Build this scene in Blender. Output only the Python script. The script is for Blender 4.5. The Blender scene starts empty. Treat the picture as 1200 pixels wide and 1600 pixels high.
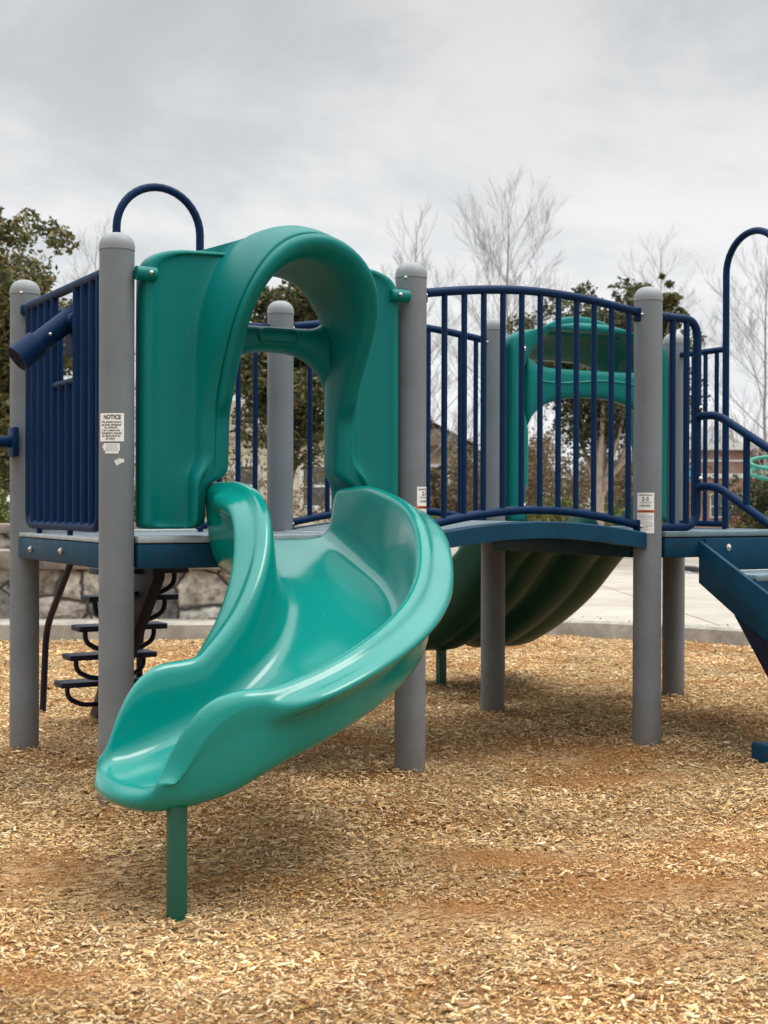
import bpy, bmesh, math, random
import numpy as np
from mathutils import Vector, Matrix, noise as mnoise
random.seed(7); rng = np.random.default_rng(7)
scene = bpy.context.scene
COL = scene.collection
PI = math.pi
S = 1.2238                       # deck module
YAW = .515082
CY, SY = math.cos(YAW), math.sin(YAW)
F_PX, CAM_H = 2187.2, 1.0842
DECK = .955

def cf(X, Y, z=0.0):
    """viewer-oriented metres (X to the right, Y away) -> world"""
    dx, dy = X + .958639, Y - 5.016959
    return Vector((dx*CY + dy*SY, -dx*SY + dy*CY, z))
CAM = cf(0, 0, CAM_H)

# ------------------------------------------------------------------ materials
def mat(name, base, rough=.5, metal=0.0, var=.0, vscale=6.0, bump=0.0, bscale=40.0, coat=0.0, dirt=None, spec=.5):
    m = bpy.data.materials.new(name); m.use_nodes = True
    nt = m.node_tree; N = nt.nodes; L = nt.links
    p = N['Principled BSDF']
    p.inputs['Base Color'].default_value = (*base, 1)
    p.inputs['Roughness'].default_value = rough
    p.inputs['Metallic'].default_value = metal
    p.inputs['Specular IOR Level'].default_value = spec
    if coat: p.inputs['Coat Weight'].default_value = coat; p.inputs['Coat Roughness'].default_value = .12
    tc = N.new('ShaderNodeTexCoord')
    if var > 0:
        n1 = N.new('ShaderNodeTexNoise'); n1.inputs['Scale'].default_value = vscale; n1.inputs['Detail'].default_value = 8; n1.inputs['Roughness'].default_value = .65
        L.new(tc.outputs['Object'], n1.inputs['Vector'])
        mr = N.new('ShaderNodeMapRange'); mr.inputs[1].default_value = .3; mr.inputs[2].default_value = .7
        L.new(n1.outputs['Fac'], mr.inputs[0])
        mx = N.new('ShaderNodeMix'); mx.data_type = 'RGBA'
        d = dirt if dirt else tuple(c*(1-var) for c in base)
        mx.inputs[6].default_value = (*[min(1, c*(1+var*.5)) for c in base], 1); mx.inputs[7].default_value = (*d, 1)
        L.new(mr.outputs[0], mx.inputs[0]); L.new(mx.outputs[2], p.inputs['Base Color'])
        rr = N.new('ShaderNodeMapRange'); rr.inputs[3].default_value = max(0, rough-.06); rr.inputs[4].default_value = min(1, rough+.1)
        L.new(n1.outputs['Fac'], rr.inputs[0]); L.new(rr.outputs[0], p.inputs['Roughness'])
    if bump > 0:
        n2 = N.new('ShaderNodeTexNoise'); n2.inputs['Scale'].default_value = bscale; n2.inputs['Detail'].default_value = 4
        L.new(tc.outputs['Object'], n2.inputs['Vector'])
        b = N.new('ShaderNodeBump'); b.inputs['Strength'].default_value = bump; b.inputs['Distance'].default_value = .01
        L.new(n2.outputs['Fac'], b.inputs['Height']); L.new(b.outputs['Normal'], p.inputs['Normal'])
    return m

def attr_mat(name, rough=.8, spec=.2, mult=None, transl=0.0):
    m = bpy.data.materials.new(name); m.use_nodes = True
    nt = m.node_tree; N = nt.nodes; L = nt.links; p = N['Principled BSDF']
    a = N.new('ShaderNodeAttribute'); a.attribute_name = 'Col'
    L.new(a.outputs['Color'], p.inputs['Base Color'])
    p.inputs['Roughness'].default_value = rough; p.inputs['Specular IOR Level'].default_value = spec
    if transl:
        tb = N.new('ShaderNodeBsdfTranslucent'); L.new(a.outputs['Color'], tb.inputs['Color'])
        ms = N.new('ShaderNodeMixShader'); ms.inputs[0].default_value = transl
        L.new(p.outputs[0], ms.inputs[1]); L.new(tb.outputs[0], ms.inputs[2]); L.new(ms.outputs[0], N['Material Output'].inputs[0])
    return m

M = {}
M['green_slide'] = mat('slide_green_plastic', (.0, .200, .168), .17, var=.10, vscale=3.5, bump=.02, bscale=60, coat=.22, spec=.32)
M['green_hood'] = mat('hood_green_plastic', (.0, .150, .137), .40, var=.10, vscale=3.0, bump=.05, bscale=80, spec=.18)
M['green_shaded'] = mat('shade_darkened_green_plastic', (.0, .055, .038), .5, var=.2, vscale=4, spec=.25)  # rear chute green, darkened so the colour carries the underside's shade
M['green_dark'] = mat('dark_green_paint', (.0, .07, .04), .45, var=.1)
M['blue'] = mat('navy_blue_paint', (.0, .0175, .064), .5, var=.18, vscale=10, bump=.03, spec=.14)
M['blue_dark'] = mat('dark_navy_paint', (.003, .006, .02), .5, var=.15, vscale=10, spec=.3)
M['beam'] = mat('blue_grey_coating', (.004, .044, .085), .5, var=.25, vscale=7, bump=.08, bscale=120, spec=.15)
M['post'] = mat('grey_post_paint', (.170, .188, .203), .55, var=.12, vscale=5, bump=.06, bscale=150, spec=.25, dirt=(.14, .15, .158))
M['cap'] = mat('grey_cap_plastic', (.215, .23, .238), .5, var=.08)
M['steel'] = mat('bolt_steel', (.55, .52, .47), .3, metal=1.0)
M['black'] = mat('dark_rubber', (.012, .012, .013), .7)
M['white_label'] = mat('label_white_vinyl', (.78, .77, .74), .5, var=.06, vscale=30)
M['black_ink'] = mat('label_black_ink', (.02, .018, .018), .6)
M['grey_ink'] = mat('label_grey_ink', (.38, .38, .38), .6)
M['orange_ink'] = mat('label_orange_ink', (.62, .13, .02), .55)
M['teal_metal'] = mat('teal_paint', (.01, .22, .155), .45)
M['concrete'] = mat('kerb_concrete', (.40, .37, .32), .9, var=.35, vscale=5, bump=.5, bscale=60, dirt=(.20, .19, .165))
M['bark'] = mat('tree_bark', (.20, .155, .12), .9, var=.35, vscale=12, bump=.6, bscale=40)
M['bark_pale'] = mat('pale_bark', (.42, .34, .28), .9, var=.3, vscale=9, bump=.5, bscale=40)
M['twig'] = mat('twig_bark', (.15, .12, .10), .9, var=.2)
M['twig_pale'] = mat('pale_twig_bark', (.30, .275, .26), .9, var=.2)
M['twig_brown'] = mat('brown_twig_bark', (.16, .10, .06), .9, var=.3)
M['leaf'] = attr_mat('leaves', .5, .3, transl=.25)
M['window_white'] = mat('white_window_frame', (.72, .71, .68), .5)
M['glass'] = mat('window_glass', (.07, .09, .10), .08, spec=.8)
M['roof'] = mat('roof_shingles', (.16, .125, .10), .9, var=.3, vscale=20, bump=.5, bscale=60)
M['blue_bright'] = mat('bright_blue_plastic', (.05, .30, .75), .4)
M['red'] = mat('red_paint', (.42, .03, .03), .5)
M['shoe_white'] = mat('shoe_white', (.62, .62, .60), .6)
M['tan_wall'] = mat('tan_stucco', (.40, .31, .23), .9, var=.2, vscale=2, bump=.2)

def siding_mat():
    m = bpy.data.materials.new('cream_siding'); m.use_nodes = True
    N = m.node_tree.nodes; L = m.node_tree.links; p = N['Principled BSDF']
    tc = N.new('ShaderNodeTexCoord'); sx = N.new('ShaderNodeSeparateXYZ'); L.new(tc.outputs['Object'], sx.inputs[0])
    mu = N.new('ShaderNodeMath'); mu.operation = 'MULTIPLY'; mu.inputs[1].default_value = 1/.16; L.new(sx.outputs['Z'], mu.inputs[0])
    fr = N.new('ShaderNodeMath'); fr.operation = 'FRACT'; L.new(mu.outputs[0], fr.inputs[0])
    r = N.new('ShaderNodeValToRGB'); r.color_ramp.elements[0].position = 0; r.color_ramp.elements[0].color = (.30, .26, .19, 1)
    r.color_ramp.elements[1].position = .16; r.color_ramp.elements[1].color = (.66, .59, .45, 1); L.new(fr.outputs[0], r.inputs[0])
    L.new(r.outputs[0], p.inputs['Base Color']); p.inputs['Roughness'].default_value = .75
    b = N.new('ShaderNodeBump'); b.inputs['Distance'].default_value = .02; L.new(fr.outputs[0], b.inputs['Height']); L.new(b.outputs[0], p.inputs['Normal'])
    return m
M['siding'] = siding_mat()

def brick_mat():
    m = bpy.data.materials.new('red_brick'); m.use_nodes = True
    N = m.node_tree.nodes; L = m.node_tree.links; p = N['Principled BSDF']
    tc = N.new('ShaderNodeTexCoord'); mp = N.new('ShaderNodeMapping'); mp.inputs['Rotation'].default_value = (PI/2, 0, 0)
    L.new(tc.outputs['Object'], mp.inputs['Vector'])
    b = N.new('ShaderNodeTexBrick'); b.inputs['Scale'].default_value = 4.5
    b.inputs['Color1'].default_value = (.26, .075, .042, 1); b.inputs['Color2'].default_value = (.34, .13, .075, 1); b.inputs['Mortar'].default_value = (.40, .34, .28, 1)
    b.inputs['Mortar Size'].default_value = .03
    L.new(mp.outputs[0], b.inputs['Vector']); L.new(b.outputs['Color'], p.inputs['Base Color']); p.inputs['Roughness'].default_value = .9
    return m
M['brick'] = brick_mat()

def stone_mat():
    m = bpy.data.materials.new('field_stone'); m.use_nodes = True
    N = m.node_tree.nodes; L = m.node_tree.links; p = N['Principled BSDF']
    tc = N.new('ShaderNodeTexCoord'); mp = N.new('ShaderNodeMapping'); mp.inputs['Scale'].default_value = (2.3, 2.3, 3.1)
    L.new(tc.outputs['Object'], mp.inputs['Vector'])
    nz = N.new('ShaderNodeTexNoise'); nz.inputs['Scale'].default_value = 3; L.new(mp.outputs[0], nz.inputs['Vector'])
    ad = N.new('ShaderNodeMixRGB'); ad.blend_type = 'LINEAR_LIGHT'; ad.inputs[0].default_value = .07
    L.new(mp.outputs[0], ad.inputs[1]); L.new(nz.outputs['Color'], ad.inputs[2])
    v = N.new('ShaderNodeTexVoronoi'); v.inputs['Scale'].default_value = 1.0; L.new(ad.outputs[0], v.inputs['Vector'])
    ve = N.new('ShaderNodeTexVoronoi'); ve.feature = 'DISTANCE_TO_EDGE'; ve.inputs['Scale'].default_value = 1.0; L.new(ad.outputs[0], ve.inputs['Vector'])
    sp = N.new('ShaderNodeSeparateColor'); L.new(v.outputs['Color'], sp.inputs[0])
    r = N.new('ShaderNodeValToRGB'); cr = r.color_ramp
    cr.elements[0].position = 0; cr.elements[0].color = (.11, .10, .09, 1)
    cr.elements[1].position = 1; cr.elements[1].color = (.36, .33, .29, 1)
    for pos, c in ((.3, (.30, .255, .22)), (.55, (.38, .35, .30)), (.8, (.25, .235, .215))):
        e = cr.elements.new(pos); e.color = (*c, 1)
    L.new(sp.outputs[0], r.inputs[0])
    n2 = N.new('ShaderNodeTexNoise'); n2.inputs['Scale'].default_value = 14; n2.inputs['Detail'].default_value = 8; L.new(tc.outputs['Object'], n2.inputs['Vector'])
    mr = N.new('ShaderNodeMapRange'); mr.inputs[1].default_value = .3; mr.inputs[2].default_value = .7; mr.inputs[3].default_value = .5; mr.inputs[4].default_value = 1.75; L.new(n2.outputs['Fac'], mr.inputs[0])
    mx = N.new('ShaderNodeMixRGB'); mx.blend_type = 'MULTIPLY'; mx.inputs[0].default_value = 1; L.new(r.outputs[0], mx.inputs[1]); L.new(mr.outputs[0], mx.inputs[2])
    ed = N.new('ShaderNodeMapRange'); ed.inputs[1].default_value = .01; ed.inputs[2].default_value = .05; L.new(ve.outputs['Distance'], ed.inputs[0])
    mj = N.new('ShaderNodeMixRGB'); mj.inputs[1].default_value = (.045, .04, .035, 1); L.new(ed.outputs[0], mj.inputs[0]); L.new(mx.outputs[0], mj.inputs[2])
    L.new(mj.outputs[0], p.inputs['Base Color']); p.inputs['Roughness'].default_value = .9
    e2 = N.new('ShaderNodeMapRange'); e2.inputs[2].default_value = .2; L.new(ve.outputs['Distance'], e2.inputs[0])
    am = N.new('ShaderNodeMath'); am.operation = 'MULTIPLY_ADD'; am.inputs[1].default_value = .5; L.new(n2.outputs['Fac'], am.inputs[0]); L.new(e2.outputs[0], am.inputs[2])
    b = N.new('ShaderNodeBump'); b.inputs['Strength'].default_value = .9; b.inputs['Distance'].default_value = .05; L.new(am.outputs[0], b.inputs['Height']); L.new(b.outputs[0], p.inputs['Normal'])
    return m
M['stone'] = stone_mat()
M['capstone'] = mat('cap_stone', (.27, .225, .185), .9, var=.4, vscale=6, bump=.8, bscale=18, dirt=(.13, .11, .095))

def deck_mat():
    m = mat('perforated_deck', (.14, .19, .22), .5, var=.15)
    N = m.node_tree.nodes; L = m.node_tree.links; p = N['Principled BSDF']
    tc = N.new('ShaderNodeTexCoord'); mp = N.new('ShaderNodeMapping'); mp.inputs['Scale'].default_value = (40, 40, 40); L.new(tc.outputs['Object'], mp.inputs[0])
    v = N.new('ShaderNodeTexVoronoi'); v.voronoi_dimensions = '2D'; v.inputs['Randomness'].default_value = 0; v.inputs['Scale'].default_value = 1; L.new(mp.outputs[0], v.inputs['Vector'])
    gt = N.new('ShaderNodeMath'); gt.operation = 'GREATER_THAN'; gt.inputs[1].default_value = .28; L.new(v.outputs['Distance'], gt.inputs[0])
    src = p.inputs['Base Color'].links[0].from_socket
    mx = N.new('ShaderNodeMixRGB'); mx.inputs[1].default_value = (.01, .015, .02, 1); L.new(gt.outputs[0], mx.inputs[0]); L.new(src, mx.inputs[2]); L.new(mx.outputs[0], p.inputs['Base Color'])
    return m
M['deck'] = deck_mat()
M['deck_edge'] = mat('deck_edge_coating', (.34, .38, .39), .45, var=.25, vscale=14)

def chip_ground_mat():
    m = bpy.data.materials.new('wood_chip_bed'); m.use_nodes = True
    N = m.node_tree.nodes; L = m.node_tree.links; p = N['Principled BSDF']; p.inputs['Roughness'].default_value = .95; p.inputs['Specular IOR Level'].default_value = .1
    tc = N.new('ShaderNodeTexCoord')
    big = N.new('ShaderNodeTexNoise'); big.inputs['Scale'].default_value = 1.6; big.inputs['Detail'].default_value = 5; L.new(tc.outputs['Object'], big.inputs[0])
    fine = N.new('ShaderNodeTexNoise'); fine.inputs['Scale'].default_value = 140; fine.inputs['Detail'].default_value = 6; L.new(tc.outputs['Object'], fine.inputs[0])
    mp = N.new('ShaderNodeMapping'); mp.inputs['Scale'].default_value = (45, 110, 60); mp.inputs['Rotation'].default_value = (0, 0, .5); L.new(tc.outputs['Object'], mp.inputs[0])
    v = N.new('ShaderNodeTexVoronoi'); v.inputs['Scale'].default_value = 1; L.new(mp.outputs[0], v.inputs['Vector'])
    r = N.new('ShaderNodeValToRGB'); cr = r.color_ramp
    cr.elements[0].position = .3; cr.elements[0].color = (.07, .03, .011, 1); cr.elements[1].position = .72; cr.elements[1].color = (.42, .23, .085, 1)
    e = cr.elements.new(.5); e.color = (.27, .125, .042, 1)
    L.new(fine.outputs['Fac'], r.inputs[0])
    r2 = N.new('ShaderNodeValToRGB'); r2.color_ramp.elements[0].position = .1; r2.color_ramp.elements[0].color = (.10, .055, .022, 1); r2.color_ramp.elements[1].position = .9; r2.color_ramp.elements[1].color = (.50, .34, .175, 1)
    sp = N.new('ShaderNodeSeparateColor'); L.new(v.outputs['Color'], sp.inputs[0]); L.new(sp.outputs[0], r2.inputs[0])
    mr = N.new('ShaderNodeMapRange'); mr.inputs[1].default_value = .42; mr.inputs[2].default_value = .58; L.new(big.outputs['Fac'], mr.inputs[0])
    mx = N.new('ShaderNodeMixRGB'); L.new(mr.outputs[0], mx.inputs[0]); L.new(r2.outputs[0], mx.inputs[1]); L.new(r.outputs[0], mx.inputs[2])
    L.new(mx.outputs[0], p.inputs['Base Color'])
    b = N.new('ShaderNodeBump'); b.inputs['Strength'].default_value = .8; b.inputs['Distance'].default_value = .012; L.new(fine.outputs['Fac'], b.inputs['Height']); L.new(b.outputs[0], p.inputs['Normal'])
    return m
M['chip_bed'] = chip_ground_mat()
M['chips'] = attr_mat('wood_chip', .85, .15)
M['plaza'] = mat('plaza_concrete', (.40, .365, .31), .9, var=.22, vscale=1.3, bump=.3, bscale=50, dirt=(.30, .265, .22))
def add_joints(m):
    N = m.node_tree.nodes; L = m.node_tree.links; p = N['Principled BSDF']; src = p.inputs['Base Color'].links[0].from_socket
    tc = N.new('ShaderNodeTexCoord'); mp = N.new('ShaderNodeMapping'); mp.inputs['Rotation'].default_value = (0, 0, .5); L.new(tc.outputs['Object'], mp.inputs[0])
    b = N.new('ShaderNodeTexBrick'); b.offset = 0; b.inputs['Scale'].default_value = .32; b.inputs['Mortar Size'].default_value = .0035; b.inputs['Brick Width'].default_value = .6; b.inputs['Row Height'].default_value = .5
    b.inputs['Color1'].default_value = (1, 1, 1, 1); b.inputs['Color2'].default_value = (.9, .9, .9, 1); b.inputs['Mortar'].default_value = (.35, .33, .3, 1); L.new(mp.outputs[0], b.inputs['Vector'])
    x = N.new('ShaderNodeMixRGB'); x.blend_type = 'MULTIPLY'; x.inputs[0].default_value = 1; L.new(src, x.inputs[1]); L.new(b.outputs['Color'], x.inputs[2]); L.new(x.outputs[0], p.inputs['Base Color'])
add_joints(M['plaza'])
def add_base_dirt(m, z0=.04, z1=.30, col=(.15, .10, .06)):
    N = m.node_tree.nodes; L = m.node_tree.links; p = N['Principled BSDF']; src = p.inputs['Base Color'].links[0].from_socket
    tc = N.new('ShaderNodeTexCoord'); sx = N.new('ShaderNodeSeparateXYZ'); L.new(tc.outputs['Object'], sx.inputs[0])
    mr = N.new('ShaderNodeMapRange'); mr.inputs[1].default_value = z0; mr.inputs[2].default_value = z1; mr.inputs[3].default_value = .75; mr.inputs[4].default_value = 0; L.new(sx.outputs['Z'], mr.inputs[0])
    n = N.new('ShaderNodeTexNoise'); n.inputs['Scale'].default_value = 28; n.inputs['Detail'].default_value = 6; L.new(tc.outputs['Object'], n.inputs['Vector'])
    mu = N.new('ShaderNodeMath'); mu.operation = 'MULTIPLY'; L.new(mr.outputs[0], mu.inputs[0]); L.new(n.outputs['Fac'], mu.inputs[1])
    # scattered scuffs higher up
    n2 = N.new('ShaderNodeTexNoise'); n2.inputs['Scale'].default_value = 9; n2.inputs['Detail'].default_value = 9; n2.inputs['Roughness'].default_value = .7
    mp = N.new('ShaderNodeMapping'); mp.inputs['Scale'].default_value = (1, 1, .35); L.new(tc.outputs['Object'], mp.inputs[0]); L.new(mp.outputs[0], n2.inputs['Vector'])
    r2 = N.new('ShaderNodeMapRange'); r2.inputs[1].default_value = .62; r2.inputs[2].default_value = .74; r2.inputs[4].default_value = .35; L.new(n2.outputs['Fac'], r2.inputs[0])
    ad = N.new('ShaderNodeMath'); ad.use_clamp = True; L.new(mu.outputs[0], ad.inputs[0]); L.new(r2.outputs[0], ad.inputs[1])
    x = N.new('ShaderNodeMixRGB'); x.inputs[2].default_value = (*col, 1); L.new(ad.outputs[0], x.inputs[0]); L.new(src, x.inputs[1]); L.new(x.outputs[0], p.inputs['Base Color'])
add_base_dirt(M['post'])
def add_scuffs(m, col, amt=.35, scale=(30, 4, 4)):
    N = m.node_tree.nodes; L = m.node_tree.links; p = N['Principled BSDF']; src = p.inputs['Base Color'].links[0].from_socket
    tc = N.new('ShaderNodeTexCoord'); mp = N.new('ShaderNodeMapping'); mp.inputs['Scale'].default_value = scale; mp.inputs['Rotation'].default_value = (.2, .3, .9); L.new(tc.outputs['Object'], mp.inputs[0])
    n = N.new('ShaderNodeTexNoise'); n.inputs['Scale'].default_value = 1.6; n.inputs['Detail'].default_value = 10; n.inputs['Roughness'].default_value = .75; L.new(mp.outputs[0], n.inputs['Vector'])
    r = N.new('ShaderNodeMapRange'); r.inputs[1].default_value = .60; r.inputs[2].default_value = .78; r.inputs[4].default_value = amt; L.new(n.outputs['Fac'], r.inputs[0])
    x = N.new('ShaderNodeMixRGB'); x.inputs[2].default_value = (*col, 1); L.new(r.outputs[0], x.inputs[0]); L.new(src, x.inputs[1]); L.new(x.outputs[0], p.inputs['Base Color'])
add_scuffs(M['green_slide'], (.10, .36, .30), .30); add_scuffs(M['green_hood'], (.07, .27, .23), .22, (6, 25, 4)); add_scuffs(M['blue'], (.04, .075, .14), .28, (12, 12, 3))
M['soil'] = mat('soil_and_grass', (.09, .085, .045), 1, var=.5, vscale=.6, bump=.5, bscale=8)

# ------------------------------------------------------------------ mesh helpers
class MB:
    def __init__(s): s.v = []; s.f = []; s.mi = []
    def add(s, verts, faces, mi=0):
        o = len(s.v); s.v += [tuple(p) for p in verts]; s.f += [tuple(o+i for i in f) for f in faces]; s.mi += [mi]*len(faces); return s
    def tube(s, pts, r, seg=10, mi=0, caps=True, closed=False):
        pts = [Vector(p) for p in pts]; n = len(pts)
        rr = r if hasattr(r, '__len__') else [r]*n
        T = []
        for i in range(n):
            a = pts[(i-1) % n] if closed else pts[max(i-1, 0)]; b = pts[(i+1) % n] if closed else pts[min(i+1, n-1)]
            t = (b-a); T.append(t.normalized() if t.length > 1e-9 else Vector((0, 0, 1)))
        up = Vector((0, 0, 1)) if abs(T[0].z) < .9 else Vector((1, 0, 0))
        nrm = (up - T[0]*up.dot(T[0])).normalized(); V = []
        for i in range(n):
            nrm = (nrm - T[i]*nrm.dot(T[i])).normalized(); bi = T[i].cross(nrm)
            for k in range(seg):
                an = 2*PI*k/seg; V.append(pts[i] + (nrm*math.cos(an) + bi*math.sin(an))*rr[i])
        Fc = []
        for i in range(n if closed else n-1):
            j = (i+1) % n
            for k in range(seg): Fc.append((i*seg+k, i*seg+(k+1) % seg, j*seg+(k+1) % seg, j*seg+k))
        if caps and not closed:
            Fc.append(tuple(range(seg))[::-1]); Fc.append(tuple((n-1)*seg+k for k in range(seg)))
        return s.add(V, Fc, mi)
    def box(s, lo, hi, bev=.006, mi=0, mtx=None):
        bm = bmesh.new(); bmesh.ops.create_cube(bm, size=1)
        for v in bm.verts: v.co = Vector([(lo[i]+hi[i])/2 + v.co[i]*(hi[i]-lo[i]) for i in range(3)])
        if bev > 0: bmesh.ops.bevel(bm, geom=bm.edges[:], offset=bev, segments=2, affect='EDGES', profile=.5)
        if mtx: bmesh.ops.transform(bm, matrix=mtx, verts=bm.verts)
        bm.verts.index_update()
        s.add([v.co.copy() for v in bm.verts], [[v.index for v in f.verts] for f in bm.faces], mi); bm.free(); return s
    def prism(s, poly, axis, lo, hi, bev=.004, mi=0):
        """poly: 2-D points in the two other axes, extruded along axis"""
        bm = bmesh.new(); ot = [i for i in range(3) if i != axis]
        def P(p, w):
            q = [0, 0, 0]; q[axis] = w; q[ot[0]] = p[0]; q[ot[1]] = p[1]; return q
        A = [bm.verts.new(P(p, lo)) for p in poly]; B = [bm.verts.new(P(p, hi)) for p in poly]
        n = len(poly); bm.faces.new(A); bm.faces.new(B[::-1])
        for i in range(n): bm.faces.new((A[i], B[i], B[(i+1) % n], A[(i+1) % n]))
        bmesh.ops.recalc_face_normals(bm, faces=bm.faces)
        if bev > 0: bmesh.ops.bevel(bm, geom=bm.edges[:], offset=bev, segments=2, affect='EDGES', profile=.5)
        bm.verts.index_update()
        s.add([v.co.copy() for v in bm.verts], [[v.index for v in f.verts] for f in bm.faces], mi); bm.free(); return s
    def lathe(s, prof, seg=32, at=(0, 0, 0), mi=0):
        V = []; Fc = []; n = len(prof)
        for r, z in prof:
            for k in range(seg): V.append((at[0]+r*math.cos(2*PI*k/seg), at[1]+r*math.sin(2*PI*k/seg), at[2]+z))
        for i in range(n-1):
            for k in range(seg): Fc.append((i*seg+k, i*seg+(k+1) % seg, (i+1)*seg+(k+1) % seg, (i+1)*seg+k))
        Fc.append(tuple(range(seg))[::-1]); Fc.append(tuple((n-1)*seg+k for k in range(seg)))
        return s.add(V, Fc, mi)
    def disc(s, c, n, r, h=.006, mi=0):
        """domed bolt head at c facing n"""
        n = Vector(n).normalized(); c = Vector(c)
        return s.tube([c, c+n*h*.6, c+n*h, c+n*h*1.15], [r, r, r*.7, r*.25], 12, mi)
    def mesh(s, name, mats, smooth=True, angle=38):
        me = bpy.data.meshes.new(name); me.from_pydata(s.v, [], s.f)
        for m in (mats if isinstance(mats, (list, tuple)) else [mats]): me.materials.append(m)
        me.polygons.foreach_set('material_index', s.mi); me.validate(); me.update()
        bm = bmesh.new(); bm.from_mesh(me); bmesh.ops.recalc_face_normals(bm, faces=bm.faces); bm.to_mesh(me); bm.free()
        if smooth:
            me.polygons.foreach_set('use_smooth', [True]*len(me.polygons)); me.set_sharp_from_angle(angle=math.radians(angle))
        return me
    def build(s, name, mats, parent=None, subsurf=0, angle=38, smooth=True):
        return link(name, s.mesh(name, mats, smooth, angle), parent, subsurf)

def link(name, me, parent=None, subsurf=0):
    o = bpy.data.objects.new(name, me); COL.objects.link(o)
    if parent: o.parent = parent
    if subsurf:
        md = o.modifiers.new('subd', 'SUBSURF'); md.levels = subsurf; md.render_levels = subsurf
    return o
def empty(name, loc=(0, 0, 0), rz=0, parent=None):
    o = bpy.data.objects.new(name, None); COL.objects.link(o); o.location = loc; o.rotation_euler = (0, 0, rz); o.empty_display_size = .2
    if parent: o.parent = parent
    return o
def tag(o, label=None, cat=None, group=None, kind=None):
    if label: o['label'] = label
    if cat: o['category'] = cat
    if group: o['group'] = group
    if kind: o['kind'] = kind
    return o
def sm(x, a, b):
    t = min(1, max(0, (x-a)/(b-a))); return t*t*(3-2*t)
def fillet(pts, r, n=6):
    """round the corners of a polyline"""
    P = [Vector(p) for p in pts]; out = [P[0]]
    for i in range(1, len(P)-1):
        a, b, c = P[i-1], P[i], P[i+1]; d1 = (a-b); d2 = (c-b); k = min(r, d1.length*.49, d2.length*.49)
        p0 = b+d1.normalized()*k; p2 = b+d2.normalized()*k
        for j in range(n+1):
            t = j/n; out.append(p0*(1-t)**2 + b*2*t*(1-t) + p2*t*t)
    out.append(P[-1]); return out
def cat_interp(xs, ys, x):
    """smooth interpolation through knots"""
    xs = list(xs); i = max(0, min(len(xs)-2, int(np.searchsorted(xs, x)-1)))
    def sl(j):
        if j <= 0: return (ys[1]-ys[0])/(xs[1]-xs[0])
        if j >= len(xs)-1: return (ys[-1]-ys[-2])/(xs[-1]-xs[-2])
        return (ys[j+1]-ys[j-1])/(xs[j+1]-xs[j-1])
    h = xs[i+1]-xs[i]; t = min(1, max(0, (x-xs[i])/h)); m0, m1 = sl(i)*h, sl(i+1)*h
    return (2*t**3-3*t*t+1)*ys[i]+(t**3-2*t*t+t)*m0+(-2*t**3+3*t*t)*ys[i+1]+(t**3-t*t)*m1

# ------------------------------------------------------------------ ground
def kerb_line():
    K = [(-16, 11.2), (-6, 11.2), (-1.1, 11.3), (.6, 11.6), (1.5, 11.7), (2.1, 11.4), (2.8, 10.85), (4.2, 9.6), (6.5, 7.2), (9, 3.0), (10, -3)]
    P = [Vector((x, y, 0)) for x, y in K]; P = fillet(P, 1.2, 8)
    return P
KERB = kerb_line(); KX = [p.x for p in KERB]; KYY = [p.y for p in KERB]
def kerb_y(X): return np.interp(X, KX, KYY)
GP = [(i*S, j*S) for i, j in ((0, 0), (0, 1), (1, 0), (1, 1), (2, 0), (2, 1), (3, 1), (3, 0))]
def ground_z(x, y):
    m_ = 0
    for q in GP: m_ += .030*math.exp(-((x-q[0])**2+(y-q[1])**2)/.030)
    m_ -= .045*math.exp(-((x+.35)**2+(y+1.35)**2)/.16)
    return m_ + (.030*mnoise.noise(Vector((x*.9+3, y*.9, 0))) + .020*mnoise.noise(Vector((x*2.6, y*2.6, 5))) - .006)
gr = MB(); R_ = 400
gr.add([(-R_, -R_, -.12), (R_, -R_, -.12), (R_, R_, -.12), (-R_, R_, -.12)], [(0, 1, 2, 3)])
tag(gr.build('ground', M['soil']), kind='structure')
# the chip bed: a fine undulating sheet inside the kerb
def chip_bed():
    b = MB(); xs = np.arange(-10, 10.01, .11); ys = np.arange(-1.0, 11.81, .11); V = []; nx = len(xs)
    for Y in ys:
        for X in xs:
            w = cf(X, min(Y, kerb_y(X)+.02) if Y > kerb_y(X) else Y); V.append((w.x, w.y, ground_z(w.x, w.y)))
    Fc = [(j*nx+i, j*nx+i+1, (j+1)*nx+i+1, (j+1)*nx+i) for j in range(len(ys)-1) for i in range(nx-1) if ys[j] < max(kerb_y(xs[i]), kerb_y(xs[i+1]))]
    b.add(V, Fc); return tag(b.build('wood_chip_bed', M['chip_bed'], angle=180), kind='structure')
chip_bed()
def patch(x, y):
    """1 where fine brown dust shows, 0 where chips lie thick"""
    n = mnoise.noise(Vector((x*.9+31, y*1.2, 2)))*.5 + mnoise.noise(Vector((x*2.2, y*2.6, 9)))*.45
    v = sm(n, .16, .5)*.55
    p = Vector((x, y, 0)); d = p-cf(0, 0, 0); X_ = d.x*CY-d.y*SY; Y_ = d.x*SY+d.y*CY
    for bx, by, rx, ry, am in BLOBS: v = max(v, am*math.exp(-((X_-bx)/rx)**2-((Y_-by)/ry)**2)*(1+.9*n))
    return min(1, max(0, v))
BLOBS = []
for qx, qy, rx, ry, am in ((120, 1370, .30, .16, .95), (800, 1340, .26, .10, 1.0), (700, 1425, .22, .10, .85), (1090, 1385, .22, .09, .9), (860, 1180, .30, .16, .85), (1160, 1320, .2, .10, .8), (960, 1215, .3, .12, .7), (60, 1530, .22, .08, .8), (560, 1470, .2, .06, .6)):
    Yb = CAM_H*F_PX/(qy-788); BLOBS.append(((qx-600)*Yb/F_PX, Yb, rx*1.5, ry*1.35, am))
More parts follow.
